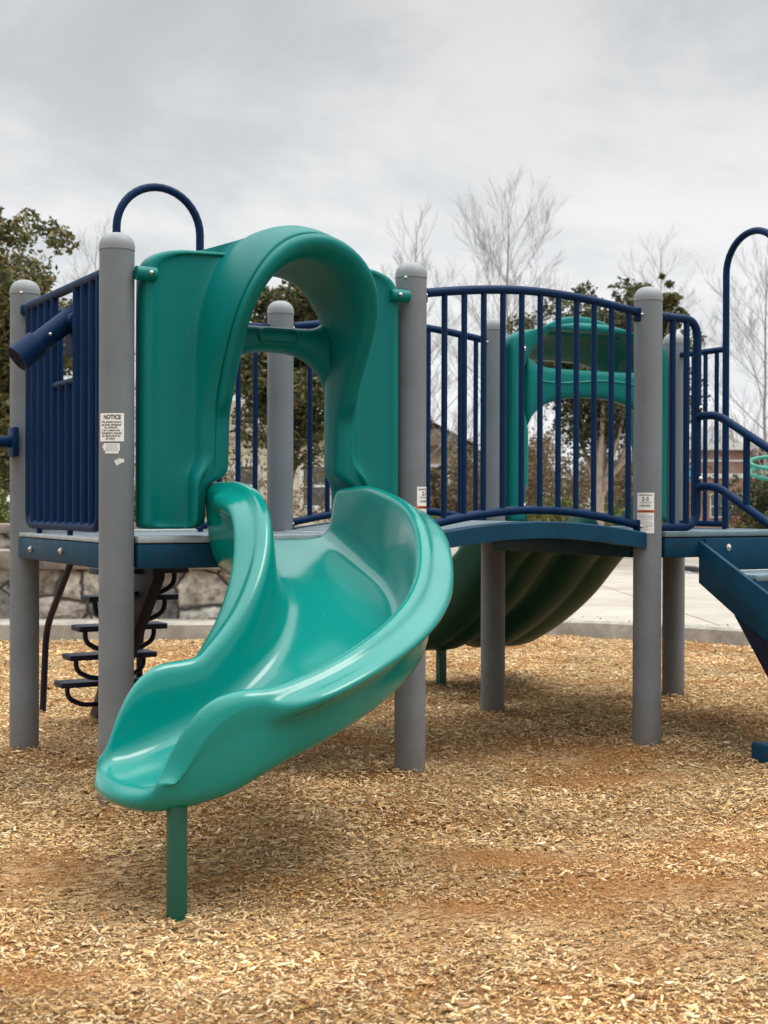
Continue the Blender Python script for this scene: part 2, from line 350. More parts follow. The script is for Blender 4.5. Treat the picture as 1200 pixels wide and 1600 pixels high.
def chips():
    pts = []
    def sample(Y0, Y1, dens):
        w0, w1 = .33*Y0+.9, .33*Y1+.9; n = int((w0+w1)*(Y1-Y0)*dens)
        Y = rng.uniform(Y0, Y1, n); X = rng.uniform(-1, 1, n)*(.33*Y+.9)
        for a, b in zip(X, Y):
            if b < kerb_y(a)-.03 or (b > kerb_y(a)+.02 and b < kerb_y(a)+.5 and rng.random() < .05*(1-(b-kerb_y(a))/.55)): pts.append((a, b))
    sample(2.2, 4.0, 10500); sample(4.0, 5.5, 7600); sample(5.5, 8, 4300); sample(8, 12.2, 2300)
    P = np.array(pts); n = len(P)
    W = np.array([cf(a, b)[:2] for a, b in pts]); pa = np.array([patch(x, y) for x, y in W]); keep = rng.random(n) > pa*.25
    P, W, pa = P[keep], W[keep], pa[keep]; n = len(P)
    gz = np.array([ground_z(x, y) if b < kerb_y(a) else .122 for (x, y), (a, b) in zip(W, P)])
    u = rng.random(n); Ln = (.0055+.023*u**2.6+.018*(rng.random(n) > .985))*(1-.55*pa); Wd = Ln*rng.uniform(.12, .38, n)+.0010; Th = rng.uniform(.0008, .0028, n)
    far = np.clip((P[:, 1]-4)/6, 0, 1); Ln *= 1+.35*far; Wd *= 1+.5*far
    yaw = rng.uniform(0, 2*PI, n); pit = rng.normal(0, .26, n); rol = rng.normal(0, .35, n)
    z = gz + rng.uniform(.001, .014, n)*(1-.7*pa)
    base = np.array([[-.5, -.5, 0], [.5, -.32, 0], [.5, .36, 0], [-.5, .5, 0], [-.46, -.4, 1], [.42, -.3, 1], [.46, .28, 1], [-.4, .42, 1]])
    V = np.repeat(base[None], n, 0) + rng.normal(0, .06, (n, 8, 3))*np.array([1, 1, .3])
    V[:, :, 0] *= Ln[:, None]; V[:, :, 1] *= Wd[:, None]; V[:, :, 2] *= Th[:, None]
    V[:, :, 2] += (V[:, :, 0]/Ln[:, None])**2*(rng.normal(0, .10, n)*Ln)[:, None]
    y1 = V[:, :, 1]*np.cos(rol)[:, None]-V[:, :, 2]*np.sin(rol)[:, None]; z1 = V[:, :, 1]*np.sin(rol)[:, None]+V[:, :, 2]*np.cos(rol)[:, None]
    x2 = V[:, :, 0]*np.cos(pit)[:, None]+z1*np.sin(pit)[:, None]; z2 = -V[:, :, 0]*np.sin(pit)[:, None]+z1*np.cos(pit)[:, None]
    X = x2*np.cos(yaw)[:, None]-y1*np.sin(yaw)[:, None]+W[:, 0:1]; Y = x2*np.sin(yaw)[:, None]+y1*np.cos(yaw)[:, None]+W[:, 1:2]; Z = z2+z[:, None]
    co = np.stack([X, Y, Z], -1).reshape(-1, 3).astype(np.float32)
    fb = np.array([[4, 5, 6, 7], [0, 1, 5, 4], [1, 2, 6, 5], [2, 3, 7, 6], [3, 0, 4, 7]])
    fc = (fb[None]+np.arange(n)[:, None, None]*8).reshape(-1, 4)
    me = bpy.data.meshes.new('wood_chips'); me.vertices.add(len(co)); me.vertices.foreach_set('co', co.ravel())
    me.loops.add(fc.size); me.loops.foreach_set('vertex_index', fc.ravel().astype(np.int32))
    me.polygons.add(len(fc)); me.polygons.foreach_set('loop_start', np.arange(0, fc.size, 4, dtype=np.int32)); me.update(calc_edges=True)
    pal = np.array([[.66, .46, .22], [.56, .35, .14], [.80, .63, .38], [.42, .215, .07], [.28, .12, .034], [.50, .37, .22], [.12, .06, .028], [.64, .43, .195]])
    pr = np.array([.19, .16, .13, .15, .12, .08, .08, .09]); idx = rng.choice(8, n, p=pr)
    pal = (pal*.80+np.array([.52, .36, .19])*.20)*np.array([1.20, 1.21, 1.26]); c = pal[idx]*rng.uniform(.75, 1.18, (n, 1)); tone = np.array([.82+.36*mnoise.noise(Vector((x*1.7, y*1.7, 4))) for x, y in W])[:, None]; c = c*tone*(1-.72*pa[:, None]) + np.array([.34, .135, .036])*(.72*pa[:, None])*rng.uniform(.6, 1.35, (n, 1))
    ca = me.color_attributes.new('Col', 'FLOAT_COLOR', 'POINT')
    cc = np.ones((n, 8, 4), np.float32); cc[:, :, :3] = c[:, None, :]; ca.data.foreach_set('color', cc.ravel())
    me.materials.append(M['chips'])
    print('chips', n)
    o = link('wood_chips', me); tag(o, 'tan and brown wood chips strewn over the playground floor', 'wood chips', kind='stuff')
chips()

# kerb + plaza
kb = MB(); n = len(KERB); prof = [(0, -.15), (0, .105), (.02, .125), (.15, .125), (.15, -.15)]; V = []; Fc = []
for i, p in enumerate(KERB):
    t = (KERB[min(i+1, n-1)]-KERB[max(i-1, 0)]).normalized(); nr = Vector((-t.y, t.x, 0))
    for o_, z in prof: q = p+nr*o_; V.append(cf(q.x, q.y, z))
for i in range(n-1):
    for k in range(4): Fc.append((i*5+k, i*5+k+1, (i+1)*5+k+1, (i+1)*5+k))
kb.add(V, Fc); tag(kb.build('kerb', M['concrete'], angle=30), kind='structure')
pz = MB(); V = []; Fc = []
for i, p in enumerate(KERB):
    t = (KERB[min(i+1, n-1)]-KERB[max(i-1, 0)]).normalized(); nr = Vector((-t.y, t.x, 0)); q = p+nr*.14
    V.append(cf(q.x, q.y, .119)); V.append(cf(q.x*1.6+(14 if q.x > 3 else 0), 36, .119))
for i in range(n-1): Fc.append((2*i, 2*i+2, 2*i+3, 2*i+1))
pz.add(V, Fc); tag(pz.build('pavement', M['plaza'], angle=180), kind='structure')

# ------------------------------------------------------------------ retaining wall (two tiers)
def wall_thing(name, label, X0, X1, Y, z0, z1, cap, ov, seed):
    root = empty(name, cf((X0+X1)/2, Y, 0), -YAW); tag(root, label, 'retaining wall')
    hw = (X1-X0)/2; r = random.Random(seed)
    b = MB(); nx, nz = int(hw*2/.09), max(3, int((z1-z0)/.07)); V = []; Fc = []
    for j in range(nz+1):
        for i in range(nx+1):
            x = -hw+2*hw*i/nx; z = z0+(z1-z0)*j/nz
            V.append((x, -.02+.035*mnoise.noise(Vector((x*3+seed, z*4, 0)))+.015*mnoise.noise(Vector((x*9, z*9, seed))), z))
    for j in range(nz):
        for i in range(nx): a = j*(nx+1)+i; Fc.append((a, a+1, a+nx+2, a+nx+1))
    b.add(V, Fc); b.box((-hw, .06, z0), (hw, .35, z1), 0); b.build('stone_face', M['stone'], root)
    x = -hw
    while x < hw-.05:
        w = min(r.uniform(.55, 1.05), hw-x); c = MB()
        c.box((x+.006, -ov-r.uniform(0, .025), z1+.004), (x+w-.006, .36, z1+cap+r.uniform(-.012, .012)), .014)
        c.build('cap_stone', M['capstone'], root); x += w
    return root
wall_thing('retaining_wall', 'low rough field-stone retaining wall with slab cap right behind the kerb', -7.5, -.15, 11.75, .0, .53, .15, .07, 1)
wall_thing('retaining_wall', 'upper set-back tier of grey wall above and behind the field-stone wall', -8, .1, 13.1, .0, .80, .10, .06, 5)

# ------------------------------------------------------------------ play structure
PS = empty('play_structure', (0, 0, 0))
tag(PS, 'blue, grey and green playground structure with slides, bridge and stairs standing on wood chips', 'play structure')
R_POST, H_POST = .0625, 2.05
POSTS = {'P1': (0, 0), 'P0': (0, 1), 'P3': (1, 0), 'P7': (1, 1), 'P4': (2, 0), 'P5': (2, 1), 'P6': (3, 1), 'P8': (3, 0)}
PP = {k: Vector((i*S, j*S, 0)) for k, (i, j) in POSTS.items()}
post_me = MB().lathe([(R_POST, -.3), (R_POST, H_POST-.058)], 40).mesh('post', M['post'])
cap_me = MB().lathe([(R_POST+.0018, H_POST-.060), (R_POST+.0018, H_POST-.048)] + [((R_POST+.0018)*math.cos(a)**.8, H_POST-.048+.052*math.sin(a)) for a in np.linspace(.12, 1.50, 9)], 40).mesh('cap', M['cap'], angle=60)
post_o = {}
for k, p in PP.items():
    o = link('post', post_me, PS); o.location = p; post_o[k] = o
    c = link('cap', cap_me, o)
def facing(k, ang):
    """unit vector from a post towards the viewer, turned by ang degrees to the viewer's right"""
    d = CAM-PP[k]; d.z = 0; d.normalize(); r = Vector((-d.y, d.x, 0)); a = math.radians(ang)
    return d*math.cos(a)+r*math.sin(a)
for k, ang, z in (('P3', -20, 1.985), ('P0', -14, 1.99)):
    s_ = MB(); d = facing(k, ang); s_.disc(d*(R_POST-.001)+Vector((0, 0, z)), d, .007, .004); s_.build('screw', M['steel'], post_o[k])

# --- printed labels wrapped round the posts
def text_mesh(txt, size, bold=0.0):
    cu = bpy.data.curves.new('txt', 'FONT'); cu.body = txt; cu.size = size; cu.align_x = 'CENTER'; cu.offset = bold; cu.resolution_u = 2
    o = bpy.data.objects.new('txt', cu); COL.objects.link(o); dg = bpy.context.evaluated_depsgraph_get(); dg.update()
    me = bpy.data.meshes.new_from_object(o.evaluated_get(dg)); bpy.data.objects.remove(o); bpy.data.curves.remove(cu)
    v = [tuple(q.co[:2]) for q in me.vertices]; f = [tuple(q.vertices) for q in me.polygons]; bpy.data.meshes.remove(me); return v, f
class Sticker:
    def __init__(s, k, ang0, ang1, z0, z1):
        s.k = k; s.w = math.radians(ang1-ang0)*R_POST; s.h = z1-z0; s.ac = (ang0+ang1)/2; s.zc = (z0+z1)/2; s.b = MB()
    def P(s, x, y, lift):
        d = facing(s.k, s.ac+math.degrees(x/R_POST)); return d*(R_POST+lift)+Vector((0, 0, s.zc+y))
    def rect(s, x0, x1, y0, y1, mi, lift, rot=0, n=10):
        V = []; Fc = []
        for i in range(n+1):
            for y in (y0, y1):
                x = x0+(x1-x0)*i/n; q = (x, y)
                if rot: q = (x*math.cos(rot)-y*math.sin(rot), x*math.sin(rot)+y*math.cos(rot))
                V.append(s.P(*q, lift))
        for i in range(n): Fc.append((2*i, 2*i+2, 2*i+3, 2*i+1))
        s.b.add(V, Fc, mi)
    def poly(s, pts, mi, lift): s.b.add([s.P(x, y, lift) for x, y in pts], [tuple(range(len(pts)))], mi)
    def text(s, t, size, y, mi, lift=.0016, x=0, bold=0.0, sx=1.0):
        v, f = text_mesh(t, size, bold); s.b.add([s.P(a*sx+x, c+y, lift) for a, c in v], f, mi)
    def greek(s, x0, x1, y, h, seed, mi, lift=.0016):
        r = random.Random(seed); x = x0
        while x < x1:
            w = r.uniform(.0015, .006); s.rect(x, min(x+w, x1), y, y+h, mi, lift, n=1); x += w+r.uniform(.0006, .0012)
    def done(s, name, label):
        o = s.b.build(name, [M['white_label'], M['black_ink'], M['grey_ink'], M['orange_ink']], post_o[s.k], angle=180)
        o['label'] = label; return o
st = Sticker('P1', -64, 24, 1.305, 1.405); w, h = st.w/2, st.h/2
st.rect(-w, w, -h, h, 0, .0008, n=16)
st.text('NOTICE', .0215, h-.021, 1, bold=.0006, x=.004, sx=.82)
for i, t in enumerate(('This playstructure', 'has been designed', 'for children', '2 to 5 years old.', 'Youngsters should', 'be supervised by', 'an adult.')):
    st.text(t, .0112, h-.0345-i*.0098, 1, sx=.92, bold=.0002)
st.done('notice_label', 'white notice label with black lettering')
st = Sticker('P1', -48, 10, 1.262, 1.298); w, h = st.w/2, st.h/2
st.rect(-w+.002, w, -h*.45, h, 0, .0008); st.rect(-w+.010, w-.004, -h, -h*.45, 0, .0008); st.rect(-w-.003, -w+.002, h*.1, h*.6, 0, .0008, n=2)
st.text('WARNING', .0085, h-.009, 2, x=.003)
for i in range(3): st.greek(-w+.010, w-.006, h-.0145-i*.006, .002, i, 2)
st.done('warning_label', 'torn small white label below the notice')
st = Sticker('P1', -8, 24, 1.218, 1.252); w, h = st.w/2, st.h/2
st.rect(-w*.85, w*.55, -h*.6, h*.55, 0, .0008, rot=.5); st.rect(w*.1, w, -h*.35, h*.4, 0, .0010, rot=.1)
for i in range(4): st.rect(-.010, .010, -.010+i*.0055, -.0085+i*.0055, 2, .0014, rot=.55, n=1)
st.done('sticker_scrap', 'scrap of white striped sticker')
def age_label(k, a0, a1, z0, z1):
    st = Sticker(k, a0, a1, z0, z1); w, h = st.w/2, st.h/2
    st.rect(-w, w, -h, h, 0, .0008, n=14)
    st.greek(-w*.7, w*.7, h-.008, .0022, 1, 2); st.greek(-w*.85, w*.9, h-.0125, .0026, 2, 1)
    st.text('2-5', .024, h-.035, 1, bold=.0005)
    st.greek(-w*.7, w*.75, h-.0425, .0022, 3, 1); st.greek(-w*.55, w*.6, h-.047, .0022, 4, 2)
    for x0, x1, y0, y1 in ((-w*.72, w*.72, h-.053, h-.052), (-w*.72, w*.72, h-.0625, h-.0615), (-w*.72, -w*.68, h-.062, h-.0525), (w*.68, w*.72, h-.062, h-.0525)): st.rect(x0, x1, y0, y1, 2, .0014, n=6)
    st.greek(-w*.55, w*.55, h-.0595, .004, 5, 1)
    st.rect(-w, w, h-.088, h-.076, 3, .0012, n=14)
    st.text('WARNING', .011, h-.0858, 1, .0018, x=.005, bold=.0003)
    st.poly([(-w*.78, h-.0862), (-w*.60, h-.0862), (-w*.69, h-.0782)], 1, .0018)
    y = h-.096
    for i in range(13):
        st.greek(-w*.85, w*(.85 if i % 5 else .3), y, .0020, 20+i, 1 if i in (2, 9) else 2); y -= .0058
    st.done('age_label', 'white age label with an orange warning band')
age_label('P4', -44, 27, .961, 1.139)
age_label('P3', 24, 96, .985, 1.155)

# --- decks
def deck(x0, name, label, cut_front=None):
    d = MB().box((x0+.005, .005, DECK-.012), (x0+S-.005, S-.005, DECK), .003).build('deck', M['deck'], PS)
    d['label'] = label
    for nm, lo, hi, horiz in (('deck_beam', (x0-.045, .063, .850), (x0-.002, S-.063, .940), 0), ('deck_beam', (x0+S+.002, .063, .850), (x0+S+.045, S-.063, .940), 0),
                       ('deck_beam', (x0+.063, -.045, .850), (x0+S-.063, -.002, .940), 1), ('deck_beam', (x0+.063, S+.002, .850), (x0+S-.063, S+.045, .940), 1)):
        MB().box(lo, hi, .007).build(nm, M['beam'], d)
    e = MB()
    for lo, hi in (((x0+.063, -.049, .9425), (x0+S-.063, .012, .968)), ((x0+.063, S-.012, .9425), (x0+S-.063, S+.049, .968)), ((x0-.042, .066, .9425), (x0+.012, S-.066, .960)), ((x0+S-.012, .066, .9425), (x0+S+.042, S-.066, .960))): e.box(lo, hi, .005)
    e.build('deck_edge', M['deck_edge'] if x0 == 0 else M['beam_light'], d)
    return d
M['beam_light'] = mat('pale_blue_coating', (.13, .20, .23), .45, var=.2, vscale=12)
d1 = deck(0, 'deck', 'square blue-grey deck behind the curved slide')
d2 = deck(2*S, 'deck', 'square blue-grey deck at the top of the stairs')
def bolts(parent, pts, n, r=.012, name='bolt', m='steel'):
    for p in pts:
        b = MB(); b.disc(p, n, r, .008); b.disc(Vector(p)+Vector(n)*.006, n, r*.5, .007); b.build(name, M[m], parent)
bolts(d1, [(-.046, .95, .895), (-.046, .52, .900)], (-1, 0, 0), .014)
for x, z in ((.14, .899), (.20, .899)): MB().disc((x, -.0445, z), (0, -1, 0), .006, .0012).build('bolt_hole', M['black'], d1)
for x in (2*S+.13, 2*S+.175): MB().disc((x, -.0445, .905), (0, -1, 0), .007, .0012).build('bolt_hole', M['black'], d2)

# --- arched bridge
br_x0, br_x1 = S+.066, 2*S-.066
def arch(x, base, rise):
    u = (x-S)/S; return base+rise*math.sin(PI*min(1, max(0, u)))
def arched_plate(y0, y1, zt, zb, rise, bevel=0.0):
    b = MB(); n = 28; V = []; Fc = []
    for i in range(n+1):
        x = br_x0-.02+(br_x1-br_x0+.04)*i/n
        t, q = arch(x, zt, rise), arch(x, zb, rise); e = .006
        V += [(x, y0, q), (x, y0, t-e), (x, y0+e, t), (x, y1-e, t), (x, y1, t-e), (x, y1, q)]
    for i in range(n):
        for k in range(6): Fc.append((i*6+k, i*6+(k+1) % 6, (i+1)*6+(k+1) % 6, (i+1)*6+k))
    Fc += [tuple(range(6)), tuple(n*6+k for k in range(6))]
    return b.add(V, Fc)
bridge = arched_plate(.012, S-.012, .955, .945, .058).build('bridge', M['deck'], PS, angle=30)
bridge['label'] = 'arched blue bridge deck linking the two square decks'
for y0, y1 in ((-.05, .008), (S-.008, S+.05)): arched_plate(y0, y1, .958, .886, .058).build('side_plate', M['beam'], bridge, angle=30)
fl = arched_plate(.03, .10, .900, .892, .058); fl.build('flange', M['beam'], bridge, angle=30)
for x in (1.66, 1.80, 2.10): bolts(bridge, [(x, S-.0095, arch(x, .885, .058))], (0, -1, 0), .012)

# --- barriers
RT, RB = .0185, .0125
def bar(parent, p0, p1, r=RB, name='bar'): return MB().tube([p0, p1], r, 12).build(name, M['blue'], parent)
def bridge_rail(y, label):
    root = empty('bridge_railing', (0, 0, 0), 0, PS); root['label'] = label
    X = np.linspace(S+.05, 2*S-.05, 30)
    zt = lambda x: arch(x, 1.928, .058)+.0; zb = lambda x: arch(x, .985, .078)
    MB().tube([(x, y, zt(x)) for x in X], RT, 14).build('top_rail', M['blue'], root, angle=60)
    MB().tube([(x, y, zb(x)) for x in X], RT, 14).build('bottom_rail', M['blue'], root, angle=60)
    for i in range(11):
        x = S+.158+i*.0955; bar(root, (x, y, zb(x)), (x, y, zt(x)))
    for x, sg in ((S+.055, 1), (2*S-.055, -1)):
        for z in (1.925, .99):
            c = MB(); c.box((x-.012, y-.022, z-.03), (x+.012, y+.022, z+.03), .005); c.build('clamp', M['blue'], root)
            bolts(root, [(x, y-.022, z+.016*0)], (0, -1, 0), .008)
    return root
bridge_rail(0, 'blue arched railing along the near side of the bridge')
bridge_rail(S, 'blue arched railing along the far side of the bridge')

# left barrier with viewing tube (plane x = 0)
LB = empty('barrier', (0, 0, 0), 0, PS); LB['label'] = 'dense blue upright-bar barrier between the two left posts'
xb = -.012
MB().tube(fillet([(xb, S-.06, 1.905), (xb, S-.12, 1.925), (xb, .06, 1.925)], .04), RT, 14).build('top_rail', M['blue'], LB, angle=60)
MB().tube(fillet([(xb, 1.105, 1.925), (xb, 1.105, .995), (xb, .15, .995), (xb, .15, 1.925)], .06), RT*.95, 14).build('frame', M['blue'], LB, angle=60)
for i in range(9):
    y = 1.03-i*.099
    if i in (4, 5): bar(LB, (xb, y, .995), (xb, y, 1.555), .0165)
    else: bar(LB, (xb, y, .995), (xb, y, 1.925), .0165)
MB().tube([(xb, .73, 1.56), (xb, .44, 1.56)], .013, 12).build('cross_bar', M['blue'], LB)
MB().lathe([(.024, -.02), (.028, -.012), (.028, .012), (.024, .02)], 16).build('collar', M['blue'], LB).location = (xb, S-.075, 1.915)
for y in (.95, .52): MB().tube([(xb, y, .94), (xb, y, .995)], .012, 10).build('foot', M['blue'], LB)
TS = empty('viewing_tube', (0, 0, 0), 0, PS); TS['label'] = 'stubby blue telescope tube tilted downward'
p0, p1 = Vector((.09, .575, 1.882)), Vector((-.212, .55, 1.640)); ax = (p1-p0).normalized()
MB().tube([p0, p0+ax*.01, p1-ax*.10], [.034, .043, .043], 24).build('tube', M['blue'], TS)
hl = MB().tube([p1-ax*.105, p1-ax*.1, p1, p1, p1-ax*.09], [.049, .054, .055, .047, .047], 28, caps=False); hl.build('end_sleeve', M['blue'], TS)
bolts(TS, [p0+ax*.235+Vector((0, -.043, .004))], (0, -1, 0), .007)
MB().box((.0, .50, 1.665), (.06, .64, 1.80), .012).build('mount', M['blue'], TS)
MB().tube([(0, .455, 1.80), (0, .685, 1.80)], .030, 18).build('pivot', M['blue'], TS)
# side tube on the left post
sd = MB(); sd.tube([(-.075, S-.06, 1.348), (-1.6, S-.06, 1.348)], .026, 16); sd.build('side_tube', M['blue'], PS)
MB().box((-.078, S-.105, 1.285), (-.052, S-.01, 1.41), .006).build('mounting_plate', M['blue'], PS)

# grab arches with short side rails
def grab_arch(axis_pts, label, deckz=DECK):
    """axis_pts(s) maps 0..S along one deck edge to a point"""
    root = empty('entry_arch', (0, 0, 0), 0, PS); root['label'] = label
    a0, a1 = .412, .812; r = (a1-a0)/2; zc = 2.325
    pts = [(a0, deckz-.05), (a0, zc)] + [((a0+a1)/2-r*math.cos(t), zc+r*math.sin(t)) for t in np.linspace(.15, PI-.15, 18)] + [(a1, zc), (a1, deckz-.05)]
    MB().tube([axis_pts(s, z) for s, z in pts], .0185, 14).build('arch_pipe', M['blue'], root, angle=60)
    for e0, e1, k in ((.06, a0, 1), (a1, S-.06, 1)):
        MB().tube([axis_pts(e0, 1.925), axis_pts(e1, 1.925)], .0165, 12).build('top_rail', M['blue'], root)
        MB().tube([axis_pts(e0, .985), axis_pts(e1, .985)], .0165, 12).build('bottom_rail', M['blue'], root)
        for f in (.28, .55, .80):
            s = e0+(e1-e0)*f; bar(root, axis_pts(s, .985), axis_pts(s, 1.925))
    return root
grab_arch(lambda s, z: (s, S, z), 'blue arch and side rails over the step climber at the left')
grab_arch(lambda s, z: (3*S, S-s, z), 'tall blue arch and side rails at the right edge')

# step climber (behind the left deck)
SC = empty('step_climber', (0, 0, 0), 0, PS); SC['label'] = 'dark steep step climber behind the left deck'
MB().prism([(1.26, .93), (1.26, .74), (2.10, -.10), (2.28, -.10), (1.40, .93)], 0, .60, .66, .006).build('spine', M['blue_dark'], SC)
for y, z in ((2.04, .195), (1.895, .345), (1.75, .498), (1.60, .650), (1.47, .785)):
    MB().box((.385, y-.075, z-.028), (.83, y+.065, z), .006).build('tread', M['blue_dark'], SC)
    for sg in (-1, 1):
        L_ = MB().tube(fillet([(.61+sg*.175, y, z-.02), (.61+sg*.172, y, z-.085), (.61+sg*.10, y, z-.125), (.61+sg*.0, y, z-.125)], .07), .0125, 10); L_.build('loop', M['blue_dark'], SC, angle=60)
MB().tube(fillet([(.412, S+.02, 1.34), (.412, 2.33, .44), (.412, 2.405, -.1)], .12), .0175, 12).build('handrail', M['blue_dark'], SC, angle=60)
MB().tube(fillet([(.815, S+.02, 1.31), (.815, 2.03, .45), (.815, 2.06, -.1)], .12), .0175, 12).build('handrail', M['blue_dark'], SC, angle=60)

# small barrier + stairs on the right deck
def stub_barrier(x0, x1, label):
    root = empty('barrier', (0, 0, 0), 0, PS); root['label'] = label; y = 0
    sg = 1 if x1 > x0 else -1
    MB().tube(fillet([(x0, y, 1.927), (x1, y, 1.927), (x1, y, .985), (x0, y, .985)], .085, 8), .0195, 14).build('frame', M['blue'], root, angle=60)
    for f in (.36, .72):
        x = x0+(x1-x0)*f; bar(root, (x, y, .985), (x, y, 1.927), .0145)
    MB().tube([(x0, y, 1.927), (x0+sg*.05, y, 1.927)], .0235, 14).build('collar', M['blue'], root)
    return root
stub_barrier(2*S+.06, 2*S+.287, 'short blue barrier beside the stairs, next to the labelled post')
stub_barrier(3*S-.06, 3*S-.287, 'short blue barrier on the far side of the stairs')
ST = empty('stairs', (0, 0, 0), 0, PS); ST['label'] = 'dark blue stairs leading down from the right deck'
def stringer(x0, x1):
    sl = .51
    pts = [(-.047, .925), (-.047, .735), (-.29, .597), (-1.35, .597-1.06*sl), (-1.62, .02), (-1.78, .02), (-1.72, .925-1.67*sl)]
    return MB().prism(pts, 0, x0, x1, .003).build('stringer', M['beam'], ST)
stringer(2.705, 2.727); stringer(3.40, 3.422)
for i in range(5):
    z = .785-.165*i; y = -.05-.31*i
    t = MB(); t.box((2.732, y-.33, z-.03), (3.395, y, z), .008); t.build('tread', M['beam_light'], ST)
    MB().box((2.732, y-.016, z+.004), (3.395, y-.002, z+.15), .003).build('riser', M['beam'], ST)
bolts(ST, [(2.865, -.067, .893)], (0, -1, 0), .016)
for x in (2.716, 3.411):
    MB().prism([(-.265, .605), (-.47, .35), (-.60, .05), (-.74, .05), (-.62, .44), (-.50, .49)], 0, x-.004, x+.004, .002).build('support_leg', M['blue_dark'], ST)
    MB().box((x-.05, -1.75, -.05), (x+.03, -.415, .075), .012).build('sill', M['beam'], ST)
for x in (2.735, 3.385):
    for z, e in ((1.490, .0), (1.170, 0)):
        MB().tube(fillet([(x, .0, z-.003), (x, -.13, z), (x, -1.45, z-1.32*.515)], .07, 8), .0185, 14).build('handrail', M['blue'], ST, angle=60)
    for y in (-.315, -.80, -1.30):
        zt = 1.49-(-y-.13)*.515; bar(ST, (x, y, zt-.31), (x, y, zt), .0155)
    bolts(ST, [(x-.0, -.024, 1.525), (x, -.024, 1.205)], (-.3, -1, 0), .010)

# --- moulded hoods
def U(hw, zs, zt, zb, N, power=2.0, wl=None):
    """inverted-U contour; wl(z) widens the legs"""
    out = []; nl = N//3
    for i in range(nl): out.append((-hw, zb+(zs-zb)*i/nl))
    na = N-2*nl
    for i in range(na):
        t = PI-PI*i/(na-1); c, s_ = math.cos(t), math.sin(t); e = 2/power
        out.append((hw*math.copysign(abs(c)**e, c), zs+(zt-zs)*abs(s_)**e))
    for i in range(nl): out.append((hw, zs-(zs-zb)*(i+1)/nl))
    if wl: out = [(x+math.copysign(wl(z), x), z) for x, z in out]
    return out
def hood(xc, yc, fac, hw_open, name, label, wide):
    """fac = -1: opens towards -y.  wide: double width"""
    root = empty('slide_hood', (0, 0, 0), 0, PS); root['label'] = label
    N = 66; zb = .985; ho = hw_open
    P0_ = .30
    def proj(z):
        return P0_*(.12+.88*sm(z, 1.36, 1.98)) * sm(z, 1.0, 1.5)**.5 if z > 1.0 else 0
    notch_ = lambda z: .085*(1-sm(z, 1.155, 1.19))
    boss = lambda z: .035*(1-sm(z, 1.17, 1.25))
    root_hw = ho+(.065 if wide else .115); ks = .62 if wide else 1.0
    lipon = lambda z: sm(z, 1.42, 1.445)
    ring = []
    def R(cont, yf): ring.append([(x, yf(x, z), z) for x, z in cont])
    crown = 2.122
    nar = (lambda z: -.075*sm(z, 1.45, 1.72)) if wide else (lambda z: 0)
    notch = lambda z: notch_(z)+nar(z)
    zf = 1.955 if not wide else 1.87      # crown of the front opening
    zk = 1.955 if not wide else 2.065      # crown of the opening on the deck side
    pw = 2.0
    if wide: P0_ = .27
    ch = root_hw+.005
    def topz(x):
        flat = min(2.04, 1.985+.20*(.535-abs(x))); arc = 1.62+(crown-1.62)*math.sqrt(max(0, 1-(abs(x)/ch)**2.1))
        return max(flat, arc)
    bump = lambda c: [(x, z-2.0+topz(x) if z > 1.93 else z) for x, z in c]
    outer = lambda d: bump(U(.535-d, 1.5, 2.0-d*.6, zb+d*.4, N, 14))
    R(U(ho+.050*ks, 1.66, zk, zb, N, pw, nar), lambda x, z: -.055)
    R(outer(.012), lambda x, z: -.055)
    R(outer(.0), lambda x, z: -.030)
    R(outer(.0), lambda x, z: .030)
    R(outer(.010), lambda x, z: .052)
    R(outer(.022), lambda x, z: .055)
    R(outer(.040), lambda x, z: .057)
    R(outer(.048), lambda x, z: .044)
    R(U(root_hw+.020, 1.62, crown-.02, zb+.01, N, 2.1), lambda x, z: .046)
    R(U(root_hw+.004, 1.62, crown-.008, zb+.01, N, 2.1, boss), lambda x, z: .050+.03*(1-sm(z, 1.17, 1.25)))
    R(U(root_hw-.004, 1.62, crown-.005, zb+.01, N, 2.1, boss), lambda x, z: .075+.04*(1-sm(z, 1.17, 1.25)))
    R(U(root_hw-.022, 1.64, crown-.008-(.06 if wide else 0), zb+.01, N, 2.05, boss), lambda x, z: .085+proj(z)*.45+.04*(1-sm(z, 1.17, 1.25)))
    R(U(ho+.072*ks, 1.68, zf+.108, zb+.01, N, pw, lambda z: boss(z)+notch(z)*.3), lambda x, z: .085+proj(z)*.90)
    R(U(ho+.070*ks, 1.68, zf+.104, zb+.01, N, pw, lambda z: boss(z)+notch(z)*.3), lambda x, z: .085+proj(z)*.94)
    R(U(ho+.058*ks, 1.69, zf+.088, zb+.01, N, pw, lambda z: notch(z)*.5-.006*lipon(z)), lambda x, z: .083+proj(z)*.95-.006*lipon(z))
    R(U(ho+.058*ks, 1.69, zf+.088, zb+.01, N, pw, lambda z: notch(z)*.5-.004*lipon(z)), lambda x, z: .083+proj(z)*.97)
    R(U(ho+.066*ks, 1.70, zf+.094, zb+.01, N, pw, lambda z: notch(z)*.5), lambda x, z: .086+proj(z)+.016*lipon(z))
    R(U(ho+.050*ks, 1.71, zf+.074, zb+.01, N, pw, lambda z: notch(z)*.7), lambda x, z: .086+proj(z)+.040*lipon(z))
    R(U(ho+.022*ks, 1.71, zf+.034, zb+.01, N, pw, notch), lambda x, z: .085+proj(z)+.034*lipon(z))
    R(U(ho+.002*ks, 1.70, zf+.004, zb+.01, N, pw, notch), lambda x, z: .075+proj(z)*.95)
    R(U(ho+.004*ks, 1.70, (zf+zk)/2+.01, zb+.01, N, pw, notch), lambda x, z: .07+proj(z)*.5)
    R(U(ho, 1.68, zk, zb+.01, N, pw, notch), lambda x, z: .03)
